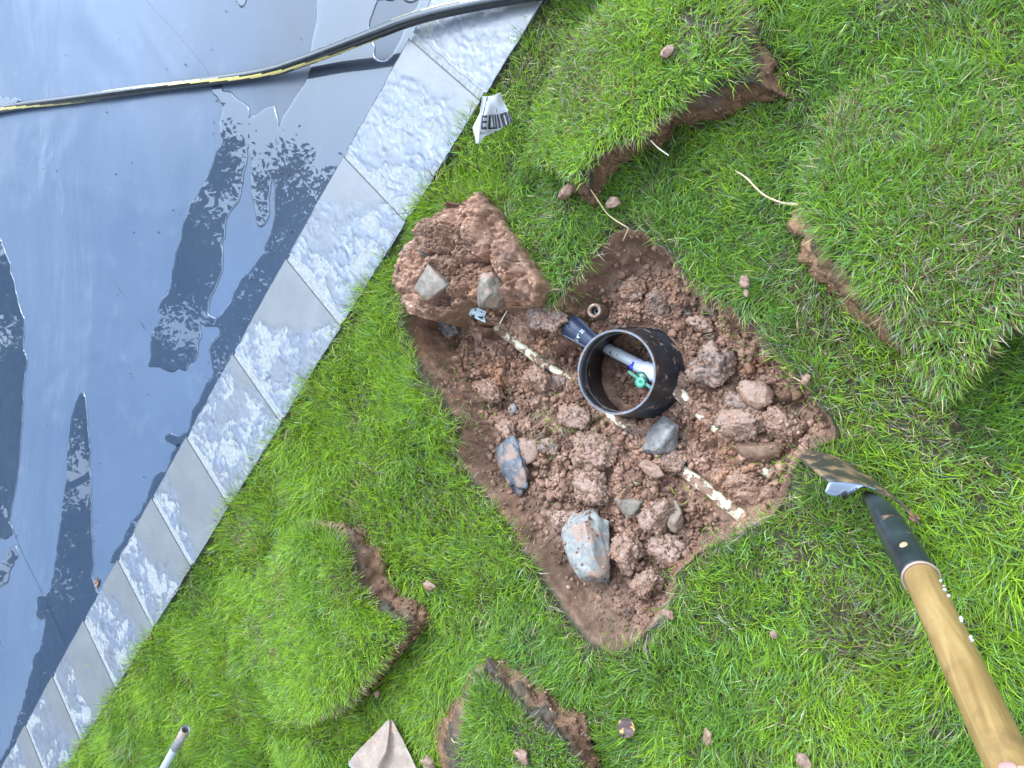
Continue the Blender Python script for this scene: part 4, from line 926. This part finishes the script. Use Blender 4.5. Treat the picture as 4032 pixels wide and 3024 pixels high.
# ------------------------------------------------------------------ garden hose
HB=m_plain('black rubber hose',(.010,.012,.014),.16,.4,60,bump=.0004); HY=m_plain('yellow hose stripe',(.42,.36,.12),.3,.1)
hp=[(-140,262,-.044),(-60,250,-.044),(0,237,-.044),(60,227,-.044),(133,218,-.044),(267,200,-.044),(400,182,-.044),(533,164,-.040),(600,150,-.03),(633,139,-.022),(690,119,-.01),(737,101,.006),(804,75,.022),(870,49,.032),(925,32,.034),(970,21,.032),(1070,1,.026),(1180,-18,.02),(1300,-45,.0),(1400,-60,-.01)]
HPt=[at(*p) for p in hp]
def catmull(P,k):
    o=[]
    for i in range(len(P)-1):
        p0,p1,p2,p3=P[max(i-1,0)],P[i],P[i+1],P[min(i+2,len(P)-1)]
        for j in range(k):
            t=j/k; o.append(.5*((2*p1)+(p2-p0)*t+(2*p0-5*p1+4*p2-p3)*t*t+(3*p1-p0-3*p2+p3)*t**3))
    o.append(P[-1]); return o
cpth=catmull(HPt,14); V,F=tubeVF(cpth,.0158,28,True); mi=[]
Lh=0; cum=[0]
for i in range(1,len(cpth)): cum.append(cum[-1]+(cpth[i]-cpth[i-1]).length)
for f in range(len(F)):
    i,k=divmod(f,28)
    if i>=len(cpth)-1: mi.append(0); continue
    ph=(k-cum[i]*9.0)%14; mi.append(1 if ph<2.6 else 0)
hose=mesh('garden_hose',V,F,None,None,mats=[HB,HY],mi=mi); tag(hose,'wet black garden hose with twisting yellow stripes crossing the pool cover and paving','garden hose')
# ------------------------------------------------------------------ marker flag
def fz(x,y): return .085+.085*(1245-y)/1050+.006*math.sin(x*.012+y*.004)
def fp(x,y,e=0.): return at((1840+x*.1808)/K,(340+y*.1808)/K,fz(x,y)+e)
M_flag=m_plain('white plastic film',(.40,.42,.45),.3,.12,25); M_wire=m_plain('dark wire',(.03,.028,.025),.45,.2)
flag=empty('marker_flag',drop(1027,377),label='crumpled white irrigation marker flag on a thin wire beside the paving',cat='marker flag')
Lc_=[(0,(325,225)),(.2,(302,400)),(.4,(275,580)),(.7,(115,905)),(.86,(172,1120)),(1,(190,1245))]
Rc_=[(0,(722,140)),(.2,(795,320)),(.4,(872,500)),(.66,(985,755)),(.78,(720,930)),(.9,(370,1095)),(1,(270,1250))]
def ci(C,t):
    for (a,p),(b,q) in zip(C,C[1:]):
        if t<=b: f=(t-a)/(b-a); return p[0]+(q[0]-p[0])*f,p[1]+(q[1]-p[1])*f
    return C[-1][1]
V=[];F=[];nr_,nc_=40,24
for i in range(nr_+1):
    a,b=ci(Lc_,i/nr_),ci(Rc_,i/nr_)
    for j in range(nc_+1):
        t=j/nc_; x,y=a[0]+(b[0]-a[0])*t,a[1]+(b[1]-a[1])*t
        if i==0: y+=28*math.sin(t*math.pi)
        fold=.010*math.exp(-((x-(300-.05*y))/40)**2)+ .006*math.sin(x*.02+.5*math.sin(y*.01))*(1-i/nr_)
        V.append(fp(x,y,fold-.004))
for i in range(nr_):
    for j in range(nc_): k=i*(nc_+1)+j; F.append((k,k+nc_+1,k+nc_+2,k+1))
fl_=mesh('sheet',V,F,M_flag,flag); sm=fl_.modifiers.new('thick','SOLIDIFY'); sm.thickness=.0006
def pe(x,y): return .010*math.exp(-((x-(300-.05*y))/40)**2)+.006*math.sin(x*.02+.5*math.sin(y*.01))*.7+.0015
def patch(quads,name):
    V=[];F=[]
    for q in quads:
        m=6; b=len(V)
        for i in range(m+1):
            for j in range(m+1):
                s,t=i/m,j/m; x=(q[0][0]*(1-s)+q[1][0]*s)*(1-t)+(q[3][0]*(1-s)+q[2][0]*s)*t; y=(q[0][1]*(1-s)+q[1][1]*s)*(1-t)+(q[3][1]*(1-s)+q[2][1]*s)*t
                V.append(fp(x,y,pe(x,y)))
        for i in range(m):
            for j in range(m): k=b+i*(m+1)+j; F.append((k,k+1,k+m+2,k+m+1))
    return mesh(name,V,F,M_ink,flag,smooth=False)
def rc(x0,y0,x1,y1): return [(x0,y0),(x1,y0),(x1,y1),(x0,y1)]
patch([[(315,630),(347,632),(332,945),(297,942)],rc(345,632,435,682),rc(335,752,430,805),rc(330,885,424,945)],'letter_e')
patch([[(470,632),(515,630),(505,940),(450,940)],[(535,628),(570,622),(592,900),(572,905)],[(588,618),(622,614),(650,890),(618,890)],[(500,898),(650,885),(655,928),(495,940)]],'letter_w')
patch([[(635,612),(672,605),(747,905),(690,918)]],'letter_i')
patch([[(702,600),(772,588),(836,870),(780,890)],[(768,590),(850,552),(862,602),(778,622)],[(812,600),(856,560),(920,845),(872,858)]],'letter_n')
patch([[(864,525),(900,552),(985,755),(952,828)]],'letter_g')
tv,tf=textVF('IRRIGATION'); w_=max(v[0] for v in tv)
V=[fp(285+x/w_*355,1062-y/.7*72-x/w_*45,pe(285+x/w_*355,1040)) for x,y,z in tv]; mesh('lettering',V,tf,M_ink,flag,smooth=False)
patch([[(622,450),(640,500),(660,550),(640,575)]],'drop_mark')
tube('wire',[drop(1027,377,-.02),at(1029,345,.045),fp(238,1240),fp(330,700,-.003),fp(432,235,.001)],.0012,M_wire,flag,8)
# ------------------------------------------------------------------ shovel
tip=at(3226/K,1786/K,-.05); neck=atd(3463/K,1996/K,1.13); sock=atd(3627/K,2278/K,.905); hend=atd(4010/K,3085/K,.565)
Ax=(neck-tip).normalized(); P0=(tip+neck)/2; tcv=(Vector((0,0,H))-P0).normalized(); e1=(tcv-Ax*tcv.dot(Ax)).normalized(); e2=Ax.cross(e1)
th=R(17); wdv=(e1*math.cos(th)+e2*math.sin(th)).normalized(); nv=Ax.cross(wdv).normalized()
M_blade=m_muddy('rusty shovel blade',(.045,.042,.036),.47,.6,30,.38,(.20,.125,.06),metal=.3)
M_steel=m_muddy('worn bright steel',(.15,.18,.225),.55,.62,60,.3,(.03,.035,.045),metal=.5)
M_sock=m_muddy('dark socket paint',(.016,.024,.026),.57,.66,22,.3,(.22,.12,.06),var=.5)
shv=empty('shovel',tip,label='long shovel with a wooden handle, its dark blade on the lawn',cat='shovel')
Lb=(neck-tip).length*.93; V=[];F=[];nt_,nsb=26,16
for i in range(nt_+1):
    t=i/nt_; wdt=.085*min(1,(t/.55))**.6*(1-.0*t)*(1-.10*sstep(.85,1.,t))+.002
    for j in range(nsb+1):
        s=j/nsb*2-1; V.append(tip+Ax*(Lb*t)+wdv*(wdt*s)+nv*(.020*(s*s-1)*sstep(0,.4,t)+.004*math.exp(-(s/.12)**2)*t))
for i in range(nt_):
    for j in range(nsb): k=i*(nsb+1)+j; F.append((k,k+1,k+nsb+2,k+nsb+1))
bld=mesh('blade',V,F,M_blade,shv); q=bld.modifiers.new('thick','SOLIDIFY'); q.thickness=.0022; q.offset=0
for sg in (1,-1):
    V=[];F=[];top=tip+Ax*Lb; m=14
    for i in range(m+1):
        s=.10+.90*i/m; ex=(.021 if sg>0 else .004)*math.sin(math.pi*min(1,(1.04-s)*1.4+.12))**.6
        base_=top+wdv*(.077*s*sg)+nv*(.020*(s*s-1))
        for k in range(5):
            f=k/4; V.append(base_+nv*(ex*1.15*f)*(1)+Ax*(.004*math.sin(f*1.6)))
    for i in range(m):
        for k in range(4): a_=i*5+k; F.append((a_,a_+1,a_+6,a_+5))
    tr=mesh('tread',V,F,M_steel if sg>0 else M_blade,shv); q=tr.modifiers.new('thick','SOLIDIFY'); q.thickness=.0022; q.offset=0
dsk=(sock-neck).normalized()
sp=[neck-Ax*.05,neck-Ax*.02,neck,neck+dsk*.03,neck+dsk*.08,neck+dsk*.15,sock-dsk*.01,sock]
mesh('socket',*tubeVF(sp,[.008,.0125,.0155,.0185,.0205,.0212,.0215,.0215],32),M_sock,shv)
hdir=(hend-sock).normalized()
def m_wood():
    t=NT('varnished ash handle'); g=t.noise(9,6,.6,1.5,stretch=(7,7,.6)); col=t.ramp(g,[(.3,(.155,.092,.032)),(.5,(.22,.138,.050)),(.7,(.28,.185,.075))])
    col=t.mix(t.ramp(t.noise(26,5,.65),[(.54,0.),(.72,.6)]),col,(.09,.05,.025)); col=t.mix(t.ramp(t.noise(55,2,.5),[(.74,0.),(.76,.7)]),col,(.5,.42,.28))
    t.set(Base_Color=col,Roughness=.36); t.bump(t.noise(60,4,.6,stretch=(3,3,.4)),.0006,.4); return t.m
hx,hy,_=frame(hdir); hL=1.15
V,F=tubeVF([Vector((0,0,-.03)),Vector((0,0,0))]+[Vector((0,0,i*.04)) for i in range(1,29)],[.0192,.0194]+[.0194-.0016*min(1,i/12) for i in range(1,29)],36)
hnd=bpy.data.objects.new('handle',mesh('handle_src',V,F,m_wood()).data); bpy.data.objects.remove(bpy.data.objects['handle_src']); link(hnd,shv); hnd.data.name='handle'
hnd.matrix_parent_inverse=shv.matrix_world.inverted(); hnd.location=sock; hnd.rotation_mode='QUATERNION'; hnd.rotation_quaternion=hdir.to_track_quat('Z','Y')
V,F=latheVF(sock,dsk,[(.0218,-.004),(.0225,-.001),(.0218,.001),(.0195,.001),(.0195,-.004)],32); mesh('collar',V,F,m_plain('bare rim',(.28,.20,.16),.4,.3,60,metal=.4),shv)
tc_=(Vector((0,0,H))-sock).normalized(); tc_=(tc_-dsk*tc_.dot(dsk)).normalized(); rp=sock-dsk*.055
sdv=dsk.cross(tc_); 
for off,nm in ((-.10,'rivet'),(2.5,'rivet')):
    e=(tc_*math.cos(off)+sdv*math.sin(off)); V,F=ICO[2]; o=mesh(nm,V*np.array((.0055,.0075,.0022)),F,m_plain('copper rivet',(.34,.22,.12),.4,.2),shv); o.location=rp+e*.0205; o.rotation_mode='QUATERNION'; o.rotation_quaternion=e.to_track_quat('Z','Y')
for al,an,sz in ((.035,1.25,.004),(.047,1.3,.003),(.060,1.2,.005),(.074,1.25,.0045),(.125,1.3,.005),(.133,1.22,.0035),(.165,1.28,.004),(.172,1.25,.003)):
    sp2=hdir.cross(tc_).normalized(); sp2=-sp2 if sp2.x<0 else sp2; e=tc_*math.cos(an)+sp2*math.sin(an)
    Vq,Fq=clod_mesh('clod',int(al*1000),2); o=mesh('paint_chip',Vq*sz*.5,Fq,M_flag,shv); o.location=sock+hdir*al+e*.0196
# ------------------------------------------------------------------ hand gripping the handle
def m_skin():
    t=NT('skin'); t.set(Base_Color=t.ramp(t.noise(60,4,.6),[(.3,(.40,.21,.16)),(.7,(.50,.29,.23))]),Roughness=.45); t.p.inputs['Subsurface Weight'].default_value=.12; t.p.inputs['Subsurface Radius'].default_value=(.01,.004,.002)
    t.bump(t.noise(220,3,.5),.0004,.5); return t.m
G=sock+hdir*((hend-sock).length*1.20)
v_=(Vector((0,0,H))-G); v_=(v_-hdir*v_.dot(hdir)).normalized(); s_dir=hdir.cross(v_).normalized()
if s_dir.x<0: s_dir=-s_dir          # towards picture right
def gp(al,ang,r): return G+hdir*al+(v_*math.cos(ang)+s_dir*math.sin(ang))*r
hr=.0185
verts=[];edges=[];rads=[]
def chain(start,pts):
    prev=start
    for p,r in pts:
        verts.append(p); rads.append(r); i=len(verts)-1
        if prev is not None: edges.append((prev,i))
        prev=i
    return prev
chain(None,[(gp(.02,1.75,hr+.022),.021)])           # palm, root
chain(0,[(gp(.055,1.3,.085),.023),(gp(.10,1.1,.15),.025),(gp(.20,1.0,.26),.032),(gp(.33,.95,.38),.038)])
for k,al in enumerate((-.030,-.008,.014,.035)):
    ln=[1,1.06,1.,.85][k]
    chain(0,[(gp(al,2.15,hr+.016),.0125),(gp(al-.002,2.15+.85*ln,hr+.0105),.0092),(gp(al-.003,2.15+1.9*ln,hr+.0090),.0083),(gp(al-.003,2.15+2.75*ln,hr+.0085),.0072)])
tl=chain(0,[(gp(-.004,1.25,hr+.022),.0150),(gp(-.026,.80,hr+.0135),.0115),(gp(-.040,.25,hr+.0105),.0100),(gp(-.047,-.25,hr+.0085),.0088)])
hm=bpy.data.meshes.new('hand'); hm.from_pydata(verts,edges,[]); hand=bpy.data.objects.new('hand',hm); link(hand); hm.materials.append(m_skin())
sk=hand.modifiers.new('skin','SKIN'); 
for i,r in enumerate(rads): hm.skin_vertices[0].data[i].radius=(r,r)
hm.skin_vertices[0].data[0].use_root=True; sk.use_smooth_shade=True
sb=hand.modifiers.new('sub','SUBSURF'); sb.levels=2; sb.render_levels=2
dg=bpy.context.evaluated_depsgraph_get(); dm=bpy.data.meshes.new_from_object(hand.evaluated_get(dg)); hand.modifiers.clear(); hand.data=dm
dm.polygons.foreach_set('use_smooth',np.ones(len(dm.polygons),bool)); dm.update()
if not dm.materials: dm.materials.append(hm.materials[0])
tag(hand,'bare hand gripping the wooden shovel handle in the lower right corner','hand')
nl_c=gp(-.044,-.05,hr+.0182); nn_=(v_*math.cos(-.05)+s_dir*math.sin(-.05)); V,F=ICO[3]
na=mesh('nail',V*np.array((.0050,.0065,.0012)),F,m_plain('finger nail',(.30,.17,.15),.25,.05),hand); na.location=nl_c
tn=(gp(-.047,-.25,hr)-gp(-.040,.25,hr)).normalized(); na.rotation_mode='QUATERNION'; xq=tn.cross(nn_)
from mathutils import Matrix
na.rotation_quaternion=Matrix((xq,tn,nn_)).transposed().to_quaternion()
# ------------------------------------------------------------------ muddy shovel head at the bottom
M_head=m_muddy('clay caked steel',(.20,.155,.12),.50,.60,24,.55,(.24,.17,.125),var=.25)
hd=empty('muddy_shovel_head',at(1534/K,2900/K,-.02),label='pointed clay coated shovel head with a raised crease, at the bottom edge',cat='shovel head')
Lf=[(0,(1526,2836)),(.25,(1470,2895)),(.55,(1400,2965)),(.66,(1374,2998)),(.72,(1376,3018)),(.85,(1430,3060)),(1,(1452,3150))]
Rf=[(0,(1542,2836)),(.25,(1580,2905)),(.55,(1622,2990)),(.72,(1655,3060)),(.85,(1600,3100)),(1,(1520,3160))]
Cf=[(0,(1534,2836)),(.25,(1528,2890)),(.5,(1515,2960)),(.72,(1478,3020)),(1,(1480,3150))]
V=[];F=[];m=30;nh=24
for i in range(nh+1):
    t=i/nh; a,b,c_=ci(Lf,t),ci(Rf,t),ci(Cf,t); rise=.006+.022*sstep(0,.8,t)
    for j in range(m+1):
        s=j/m
        if s<.5: f=s/.5; x,y=a[0]+(c_[0]-a[0])*f,a[1]+(c_[1]-a[1])*f; z=.004+rise*f**2.5
        else: f=(s-.5)/.5; x,y=c_[0]+(b[0]-c_[0])*f,c_[1]+(b[1]-c_[1])*f; z=.004+rise*(1-sstep(0,.28,f))*1.15
        V.append(at(x/K,y/K,z+.002*mnoise.noise(Vector((x*.03,y*.03,1)))))
for i in range(nh):
    for j in range(m): k=i*(m+1)+j; F.append((k,k+m+1,k+m+2,k+1))
bl_=mesh('blade',V,F,M_head,hd); q=bl_.modifiers.new('thick','SOLIDIFY'); q.thickness=.003; q.offset=-1
mesh('crease_edge',*tubeVF([at(*(c/K for c in ci(Cf,t)),.007+.022*sstep(0,.8,t)*1.0) for t in np.linspace(.08,1,16)],[.0012+.0022*t for t in np.linspace(0,1,16)],10),M_steel,hd)
mesh('worn_edge',*tubeVF([at(1374/K,2996/K,.004),at(1377/K,3012/K,.004),at(1400/K,3032/K,.005),at(1440/K,3064/K,.006)],[.0015,.003,.003,.003],10),M_steel,hd)
tube('handle',[at(1485/K,3120/K,.012),at(1470/K,3400/K,.03),at(1430/K,4000/K,.05)],.018,m_plain('old handle',(.28,.2,.12),.5,.2),hd)
# ------------------------------------------------------------------ grey pipe end at the lower left
q0,q1,q2=at(732/K,2872/K,.055),at(690/K,2945/K,.045),at(560/K,3175/K,.02)
cd2=empty('pipe_end',q0,label='pale grey pipe with a dirty open end rising from the grass at lower left',cat='pipe')
def hollow(a,b,r,ri,mat,name):
    dd=(b-a).normalized(); L=(b-a).length; V,F=latheVF(a,dd,[(r,0),(r,L),(ri,L),(ri,0)],28); return mesh(name,V,F,mat,cd2)
hollow(q0,q1,.0145,.0115,m_muddy('dirty pipe end',(.15,.155,.16),.5,.62,30,.4,(.24,.15,.09)),'end_piece')
hollow(q1,q2,.0130,.0100,m_plain('pale pipe',(.20,.235,.25),.4,.1),'tube')
# ------------------------------------------------------------------ leaves and stems
def leaf(u,v,z,a,b,rot,mat,label,curl=.3,name='dead_leaf'):
    V=[];F=[];n=10;m=8
    for i in range(n+1):
        t=i/n*2-1; w_=math.sqrt(max(0,1-abs(t)**2.2))
        for j in range(m+1):
            s=j/m*2-1; x=t*a/2; y=s*w_*b/2; V.append((x,y,curl*b*(s*s*.5+.25*t*t)+.002*math.sin(t*7+s*3)))
    for i in range(n):
        for j in range(m): k=i*(m+1)+j; F.append((k,k+1,k+m+2,k+m+1))
    o=mesh(name,V,F,mat); q=o.modifiers.new('thick','SOLIDIFY'); q.thickness=.0006; o.location=at(u,v,z); o.rotation_euler=(.15,-.2,rot); tag(o,label,'leaf'); return o
M_lf=m_muddy('purple brown leaf',(.075,.045,.042),.57,.60,45,.35,(.42,.27,.08))
leaf(1355,1568,-.005,.052,.038,1.2,M_lf,'curled purple brown dead leaf with a yellow spot on the grass near the bottom')
M_l2=m_plain('red brown leaf',(.16,.05,.025),.45,.4,70)
leaf(553,1183,-.02,.032,.012,.4,M_l2,'narrow red brown leaf on the grass above the lush sod clump')
leaf(327,1376,.004,.022,.014,.2,M_l2,'small dark leaf at the outer edge of the paving')
leaf(1307,233,.062,.018,.012,.2,M_l2,'small rust red leaf fragment on the large sod clump')
leaf(210,1258,ZW+.003,.050,.020,1.1,m_plain('rust leaf',(.20,.10,.05),.4,.4,50),'rust coloured leaf in the water against the paving')
leaf(1976,1118,-.018,.02,.012,.4,M_l2,'small dark red leaf on the grass right of the shovel socket')
def stem(pts,r,label,col=(.34,.25,.14),name='dry_stem'):
    o=tube(name,catmull([Vector(p) for p in pts],5),None or r,m_plain('straw stem',col,.5,.2),None,7); tag(o,label,'stem'); return o
st1=[at(1587,368,.025),at(1612,384,.03),at(1632,405,.028),at(1655,424,.025),at(1690,438,.02),at(1725,442,.02)]
stem(st1,[(.0004+.0014*min(1,i/5))*(1.15 if i%4 else .8) for i in range(26)],'long pale jointed stem reaching left from the biggest sod clump')
stem([at(1400,297,.02),at(1420,318,.015),at(1445,336,0)],.0014,'short white rootlet below the large sod clump',(.6,.55,.42))
stem([at(1268,398,.03),at(1290,430,.015),at(1315,465,0),at(1358,493,-.01)],.0013,'bent straw runner between the large sod clump and the hole tip')
stem([at(1358,493,-.01),at(1346,520,-.04)],.0015,'thin side shoot hanging into the hole tip')
stem([drop(1122,652,.012),drop(1108,665,.016),drop(1085,700,.012)],.0012,'thin white root on the wet slope left of the fitting',(.55,.48,.36))
V,F=ICO[2]; tw_=tube('twig',[at(736,1333,.04),at(752,1335,.042),at(772,1334,.038)],.003,m_plain('grey twig',(.10,.095,.09),.6,.4,90),None,8); tag(tw_,'short grey twig on the lush sod clump','twig')
# specks of dirt on cover and paving
V0,F0=ICO[1]; Vs=[];Fs=[]
for u,v in [c1(1462,72),c1(1948,250),c1(1372,320),c1(425,357),c1(1200,418),c1(1382,795),c1(1178,878),c1(1938,815),c1(2022,962),c1(852,1052),c1(748,1127),c1(275,1093),c1(690,1240),c1(1820,1122),c1(2026,1182),c1(1905,1216),c1(1888,1500),c1(1400,650),c4(1552,302),c4(1577,445),c4(1532,448),c4(1348,688),c4(1040,955),c4(1620,150),c4(1660,148),c4(1567,262),c4(1190,358),c4(760,247),c4(855,785),c4(950,895),c4(640,1345),c4(712,1552),c7(505,118),c7(537,118),c7(507,205),c7(390,940),c7(352,930),c7(250,1150),c7(620,65),c7(500,440)]+[(random.uniform(0,640),random.uniform(0,1300)) for _ in range(30)]:
    p=at(u,v,ZW+.001); r=random.uniform(.0016,.0036)*(1.1 if v<600 else .9); b=len(Vs)
    for q in V0: Vs.append((p.x+q[0]*r*random.uniform(.7,1.6),p.y+q[1]*r,p.z+q[2]*r*.5))
    Fs+=[tuple(int(k)+b for k in f) for f in F0]
sp_=mesh('dirt_specks',Vs,Fs,m_plain('dark dirt',(.03,.025,.02),.6,.4),None); tag(sp_,'dark specks of dirt scattered on the pool cover',kind='stuff')
# clippings on the paving
pts=[];
for _ in range(34):
    s=random.uniform(-1.6,1.6); n_=WID-abs(random.gauss(0,.09)); p=cp(s,max(.01,n_),.003); pts.append(p[:])
P=np.array(pts); n=len(P); g=blades(P,np.tile([[0,0,1.]],(n,1)),RNG.uniform(.02,.05,n),RNG.uniform(.0012,.002,n),RNG.normal(1.45,.08,n),RNG.uniform(0,6.28,n),grass_cols(P[:,0],P[:,1],np.full(n,.1),np.full(n,.3)),'grass_clippings'); g['label']='green grass clippings lying on the paving'
# ------------------------------------------------------------------ trees mirrored in the puddles
M_bark=m_plain('bark',(.07,.055,.045),.8,.35,8,bump=.01)
def m_leaf(c):
    t=NT('tree leaf'); col=t.ramp(t.noise(.9,3,.6),[(.3,tuple(x*.6 for x in c)),(.7,tuple(x*1.35 for x in c))]); t.set(Base_Color=col,Roughness=.5)
    tr=t.n('ShaderNodeBsdfTranslucent'); t.l(col,tr.inputs[0]); mx=t.n('ShaderNodeMixShader'); mx.inputs[0].default_value=.3
    t.l(t.p.outputs[0],mx.inputs[1]); t.l(tr.outputs[0],mx.inputs[2]); t.l(mx.outputs[0],t.out.inputs[0]); return t.m
def tree_meshes(h,rad,seed,nleaf,mat,clear=.22):
    rr=np.random.default_rng(seed); V=[];F=[]
    def limb(p,d,L,r,depth,tips):
        k=5; pts=[p]; 
        for i in range(k): d=(d+Vector(rr.normal(0,.13,3))+Vector((0,0,.03))).normalized(); p=p+d*(L/k); pts.append(p)
        v,f=tubeVF(pts,[r*(1-.6*i/k) for i in range(k+1)],6,False,base=len(V)); V.extend(v);F.extend(f)
        if depth==0: tips.extend(pts[2:]); return
        for q in range(4 if depth>1 else 4):
            i=int(rr.integers(2,k+1)); a=rr.uniform(0,6.28); dd=(d*.55+Vector((math.cos(a),math.sin(a),rr.uniform(-.05,.5)))).normalized(); limb(pts[i],dd,L*.55,r*.42,depth-1,tips)
    tips=[]; tr=[Vector((0,0,z*h*.9)) +Vector((rr.normal(0,.02)*z*h*.5,rr.normal(0,.02)*z*h*.5,0)) for z in np.linspace(0,1,9)]
    v,f=tubeVF(tr,[h*.022*(1-.9*z) for z in np.linspace(0,1,9)],10,False); V.extend(v);F.extend(f)
    for i in range(15):
        z=rr.uniform(clear,.92); p=tr[int(z*8)]; a=i*2.4+rr.uniform(-.3,.3); limb(p,Vector((math.cos(a),math.sin(a),rr.uniform(.05,.6))).normalized(),rad*(1.15-.75*abs(z-.35)/.65)*.62,h*.007,2,tips)
    m1=(V,F); tips=np.array([t[:] for t in tips]); n=nleaf
    base_=tips[rr.integers(0,len(tips),n)]+rr.normal(0,rad*.065,(n,3)); sz=rr.uniform(.03,.085,n)
    a=rr.normal(size=(n,3)); a/=np.linalg.norm(a,axis=1)[:,None]; b=rr.normal(size=(n,3)); b-=a*(a*b).sum(1)[:,None]; b/=np.linalg.norm(b,axis=1)[:,None]
    LV=np.stack([base_-a*sz[:,None],base_+b*sz[:,None]*.5,base_+a*sz[:,None],base_-b*sz[:,None]*.5],1).reshape(-1,3); LF=np.arange(4*n).reshape(n,4); return m1,(LV,LF)
ML=[m_leaf((.045,.085,.022)),m_leaf((.035,.06,.02)),m_leaf((.07,.11,.02))]
protos=[]
for hh,rd_,sd_,nl_,mt in ((13,3.2,1,46000,ML[0]),(11,3.3,2,44000,ML[1]),(9,2.6,3,30000,ML[2])):
    protos.append((tree_meshes(hh,rd_,sd_,nl_,mt),mt,[None,None]))
def tree(pi,x,y,rot,sc,label):
    (m1,m2),mt,cache=protos[pi]; root=empty('tree',(x,y,-.3),label=label,cat='tree',group='trees beyond the pool')
    if cache[0] is None:
        a=mesh('trunk',m1[0],m1[1],M_bark); b=mesh('crown',m2[0],m2[1],mt,smooth=False); cache[0]=a.data;cache[1]=b.data
        for o in (a,b): o.parent=root
    else:
        for nm,dt in (('trunk',cache[0]),('crown',cache[1])):
            o=bpy.data.objects.new(nm,dt); link(o); o.parent=root
    root.rotation_euler=(0,0,rot); root.scale=(sc,)*3
for pi,az,dist,rot,sc,lb in ((0,169,11.6,0,1.0,'tall tree whose crown edge is mirrored in the puddle against the paving'),(1,190,12.2,1.,1.05,'dense dark tree mirrored in the middle puddle'),(0,207,11.5,2.1,.95,'tall tree mirrored beside the paving further down'),(1,224,12.6,3.,1.1,'dark tree mirrored in the lower puddle near the paving'),(2,182,17.5,.5,1.1,'yellow green tree far back, mirrored in the strip puddle at the left edge'),(2,199,16.,1.5,1.25,'yellow green tree mirrored in the long pointed puddle'),(1,240,13,4.,.95,'dark tree furthest down the pool side, mirrored at the lower left'),(2,156,19,2.,.85,'low tree standing alone at the upper far side, mirrored by the hose end')):
    tree(pi,dist*math.cos(R(az)),dist*math.sin(R(az)),rot,sc,lb)
